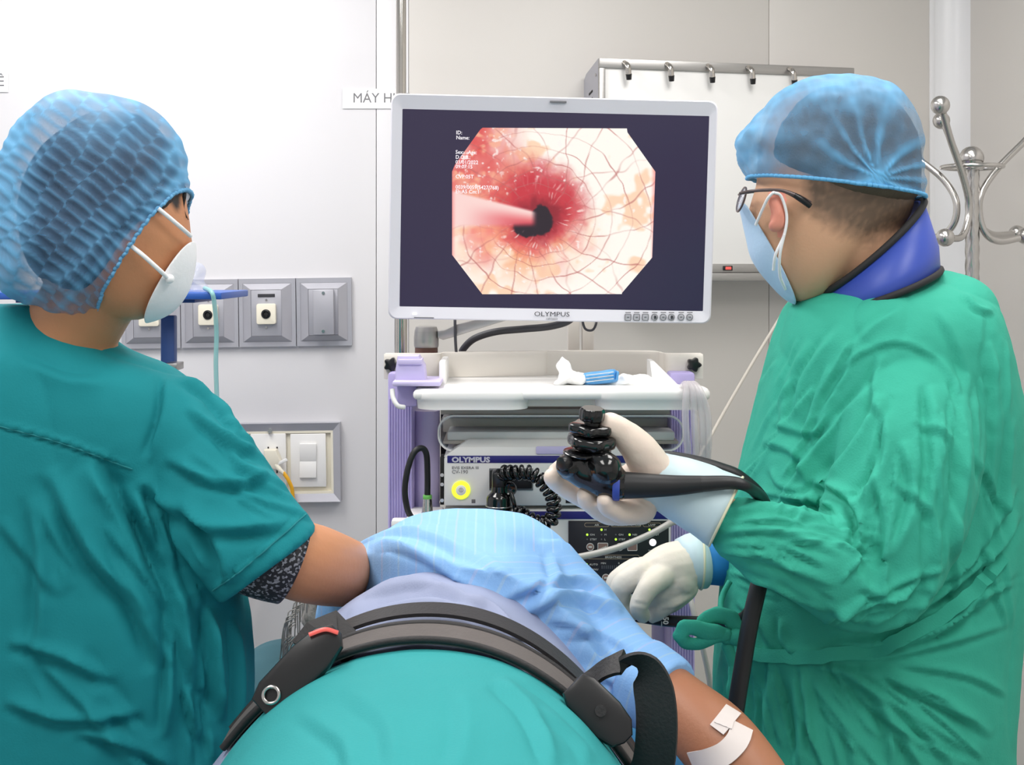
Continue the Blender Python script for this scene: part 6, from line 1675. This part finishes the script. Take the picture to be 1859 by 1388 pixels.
# grey sheet under the belt
def arch(d, cx, top, hw, base=0.74, flare=0.03, n=13, p=2.05, skew=0.0):
    out = []
    for k in range(n):
        a = math.pi * (1 - k / (n - 1)); ca, sa = math.cos(a), math.sin(a)
        x = cx + (hw + flare * (1 - sa) ** 2) * math.copysign(abs(ca) ** (2 / p), ca) + skew * sa
        z = base + (top - base) * abs(sa) ** (2 / p); out.append((x, d + 0.0, z))
    return out
grey = sheet('body_sheet', [arch(1.30, -0.096, 1.028, 0.262), arch(1.40, -0.098, 1.036, 0.266), arch(1.50, -0.098, 1.043, 0.252), arch(1.60, -0.094, 1.056, 0.24), arch(1.68, -0.09, 1.06, 0.232), arch(1.78, -0.086, 1.04, 0.23), arch(1.88, -0.09, 1.03, 0.225)], 230, 170, 'cloth_grey', pat, 0.004,
             [([(605, 1130), (690, 1075), (790, 1068), (880, 1105)], 9, .013), ([(575, 1165), (640, 1090), (720, 1060), (800, 1058)], 9, .014), ([(640, 1125), (720, 1095), (830, 1098), (900, 1140)], 8, .007), ([(535, 1225), (600, 1140), (660, 1090)], 9, .012), ([(850, 1085), (900, 1110), (950, 1170)], 8, .010), ([(880, 1110), (930, 1160), (980, 1230)], 7, .007)],
             [(7, .006, 3, (1, 1, 1)), (24, .0015, 1, (1, 1, 1))])
grey['label'] = 'blue grey sheet showing between shirt and belt'
# teal drape over the hips, towards the camera
dr = sheet('surgical_drape', [arch(0.55, -0.09, 0.92, 0.25, flare=.06), arch(0.75, -0.09, 0.97, 0.255, flare=.06), arch(0.95, -0.09, 1.02, 0.262, flare=.06), arch(1.15, -0.092, 1.047, 0.262, flare=.05), arch(1.32, -0.094, 1.052, 0.256, flare=.04), arch(1.405, -0.096, 1.049, 0.25, flare=.035)], 230, 260, 'drape_teal', None, 0.004,
           [([(900, 1230), (960, 1290), (1010, 1388)], 14, .010), ([(930, 1222), (1000, 1270), (1080, 1360)], 9, .006), ([(980, 1290), (1040, 1340), (1070, 1388)], 12, .005), ([(620, 1250), (700, 1300), (720, 1388)], 22, .004), ([(840, 1240), (850, 1320), (830, 1400)], 24, .004), ([(540, 1290), (620, 1340), (640, 1400)], 18, .005)],
           [(5, .008, 8, (1, 1, 1)), (20, .0012, 2, (1, 1, 1))])
tag(dr, 'teal surgical drape spread over the lying patient in the foreground', 'drape')

# ================================================================== belt over the drape edge
bv = bvh_of([grey, dr, shirt])
belt = thing('safety_belt', 'black and grey safety belt strapped across the patient with plastic buckles', 'belt', (-0.09, 1.45, 0.74))
def arch_curve(d, cx, top, hw, a0, a1, n=60, p=2.05, base=0.74, flare=.035):
    pts = []; ups = []
    for k in range(n):
        a = math.radians(a0 + (a1 - a0) * k / (n - 1)); ca, sa = math.cos(a), math.sin(a)
        dd = d(k / (n - 1)) if callable(d) else d
        x = cx + (hw + flare * (1 - sa) ** 2) * math.copysign(abs(ca) ** (2 / p), ca); z = base + (top - base) * abs(sa) ** (2 / p)
        pts.append(Vector((x, dd, z))); ups.append(Vector((ca * 0.9, 0, sa + 0.15)).normalized())
    return pts, ups
pts, ups = arch_curve(lambda t: 1.42 + 0.012 * math.sin(math.pi * t), -0.096, 1.055, 0.262, 140, 20)
ribbon('padded_band', pts, 0.052, 0.009, 'belt_grey', belt, ups)
tube('band_edge', [p + u * 0.003 + Vector((0, 0.027, 0)) for p, u in zip(pts, ups)][::4], 0.0045, 'webbing_black', belt, n=8)
tube('band_edge', [p + u * 0.001 + Vector((0, -0.027, 0)) for p, u in zip(pts, ups)][::4], 0.004, 'webbing_black', belt, n=8)
pts, ups = arch_curve(lambda t: 1.49 + 0.015 * math.sin(math.pi * t), -0.096, 1.062, 0.262, 132, 30)
ribbon('webbing_strap', pts, 0.05, 0.004, 'webbing_black', belt, ups)
def buckle(px, py, dd, ang, L=0.085, W=0.05):
    c = P(px, py, dd)
    ol = []
    for x, z in ((-L / 2, -W * .36), (-L * .35, -W / 2), (L * .2, -W * .5), (L * .42, -W * .38), (L / 2, -W * .1), (L / 2, W * .18), (L * .36, W * .42), (L * .1, W / 2), (-L * .35, W * .46), (-L / 2, W * .3)):
        ol.append((x, z))
    R_ = Matrix.Rotation(math.radians(-22), 3, 'X') @ Matrix.Rotation(-math.radians(ang), 3, 'Y')
    b_ = prism('buckle', ol, c, 0.02, 'buckle_black', belt, bevel=0.004, rot=R_)
    return b_, c, R_
b1, c1, R1 = buckle(542, 1212, 1.365, 46, 0.108, 0.042)
rg = [c1 + R1 @ Vector((-0.037 + 0.008 * math.cos(a), -0.003, 0.0 + 0.008 * math.sin(a))) for a in np.linspace(0, 2 * math.pi, 16, endpoint=False)]
tube('rivet_ring', rg, 0.002, 'steel', b1, n=8, res=40, closed=True)
tube('release_edge', [c1 + R1 @ Vector((0.03, -0.003, 0.016)), c1 + R1 @ Vector((0.045, -0.003, 0.008)), c1 + R1 @ Vector((0.052, -0.003, -0.004))], 0.0022, 'red_switch', b1, n=8)
ribbon('strap_fold', [P(560, 1185, 1.44), P(585, 1152, 1.45), P(610, 1140, 1.47), P(625, 1160, 1.46), P(600, 1185, 1.44)], 0.045, 0.006, 'webbing_black', belt, Vector((0.1, -0.6, 0.8)))
b2, c2, R2 = buckle(1090, 1290, 1.365, -46, 0.078, 0.042)
cyl('rivet', c2 + R2 @ Vector((0.0, -0.001, 0.0)), c2 + R2 @ Vector((0.0, -0.004, 0.0)), 0.006, 'webbing_black', b2, n=16)
# free loop of strap on the right
lp = [P(1042, 1248, 1.43), P(1070, 1232, 1.42), P(1105, 1210, 1.40), P(1140, 1200, 1.39), P(1170, 1212, 1.38), P(1188, 1260, 1.37), P(1192, 1330, 1.365), P(1182, 1400, 1.37), P(1150, 1440, 1.39)]
C = [Vector(q) for q in catmull([tuple(q) for q in lp], 60)]
ups = []
for i in range(60):
    t_ = (C[min(i + 1, 59)] - C[max(i - 1, 0)]).normalized()
    n_ = Vector((0, 1, 0)).cross(t_).normalized()
    v_ = (Vector((0, -1, 0)) - t_ * Vector((0, -1, 0)).dot(t_)).normalized()
    k = min(1, max(0, (i - 14) / 22)); ups.append((n_ * (1 - 0.62 * k) * (1 if n_.z > 0 or i > 20 else -1) + v_ * (0.25 + 0.5 * k)).normalized())
ribbon('strap_loop', C, list(np.interp(range(60), [0, 18, 30, 60], [0.022, 0.03, 0.044, 0.044])), 0.004, 'webbing_black', belt, ups)

# tape and dressing on the patient's arm
tp = thing('arm_tape', 'strip of white medical tape wrapped around the forearm of the patient', 'tape', P(1305, 1340, 1.56))
pbv = bvh_of([c for c in pat.children if c.name.startswith('body') and not c.name.startswith('body_sheet')])
def patch(nm, pts, w, off=0.002, n=20):
    gp = surf_path(pbv, pts, n, off)
    if len(gp) > 2:
        up = []
        for p in gp:
            h, n_, i_, d_2 = pbv.find_nearest(p); up.append(n_ if n_.dot(Vector((0, 0, H)) - p) > 0 else -n_)
        ribbon(nm, gp, w, 0.0015, 'tape_white', tp, up)
patch('band', [(1347, 1318), (1338, 1345), (1315, 1368), (1285, 1380), (1258, 1384)], 0.026)
patch('dressing', [(1330, 1290), (1318, 1306), (1302, 1326)], 0.02, 0.003)
patch('dressing', [(1302, 1306), (1330, 1318)], 0.014, 0.0038, 8)
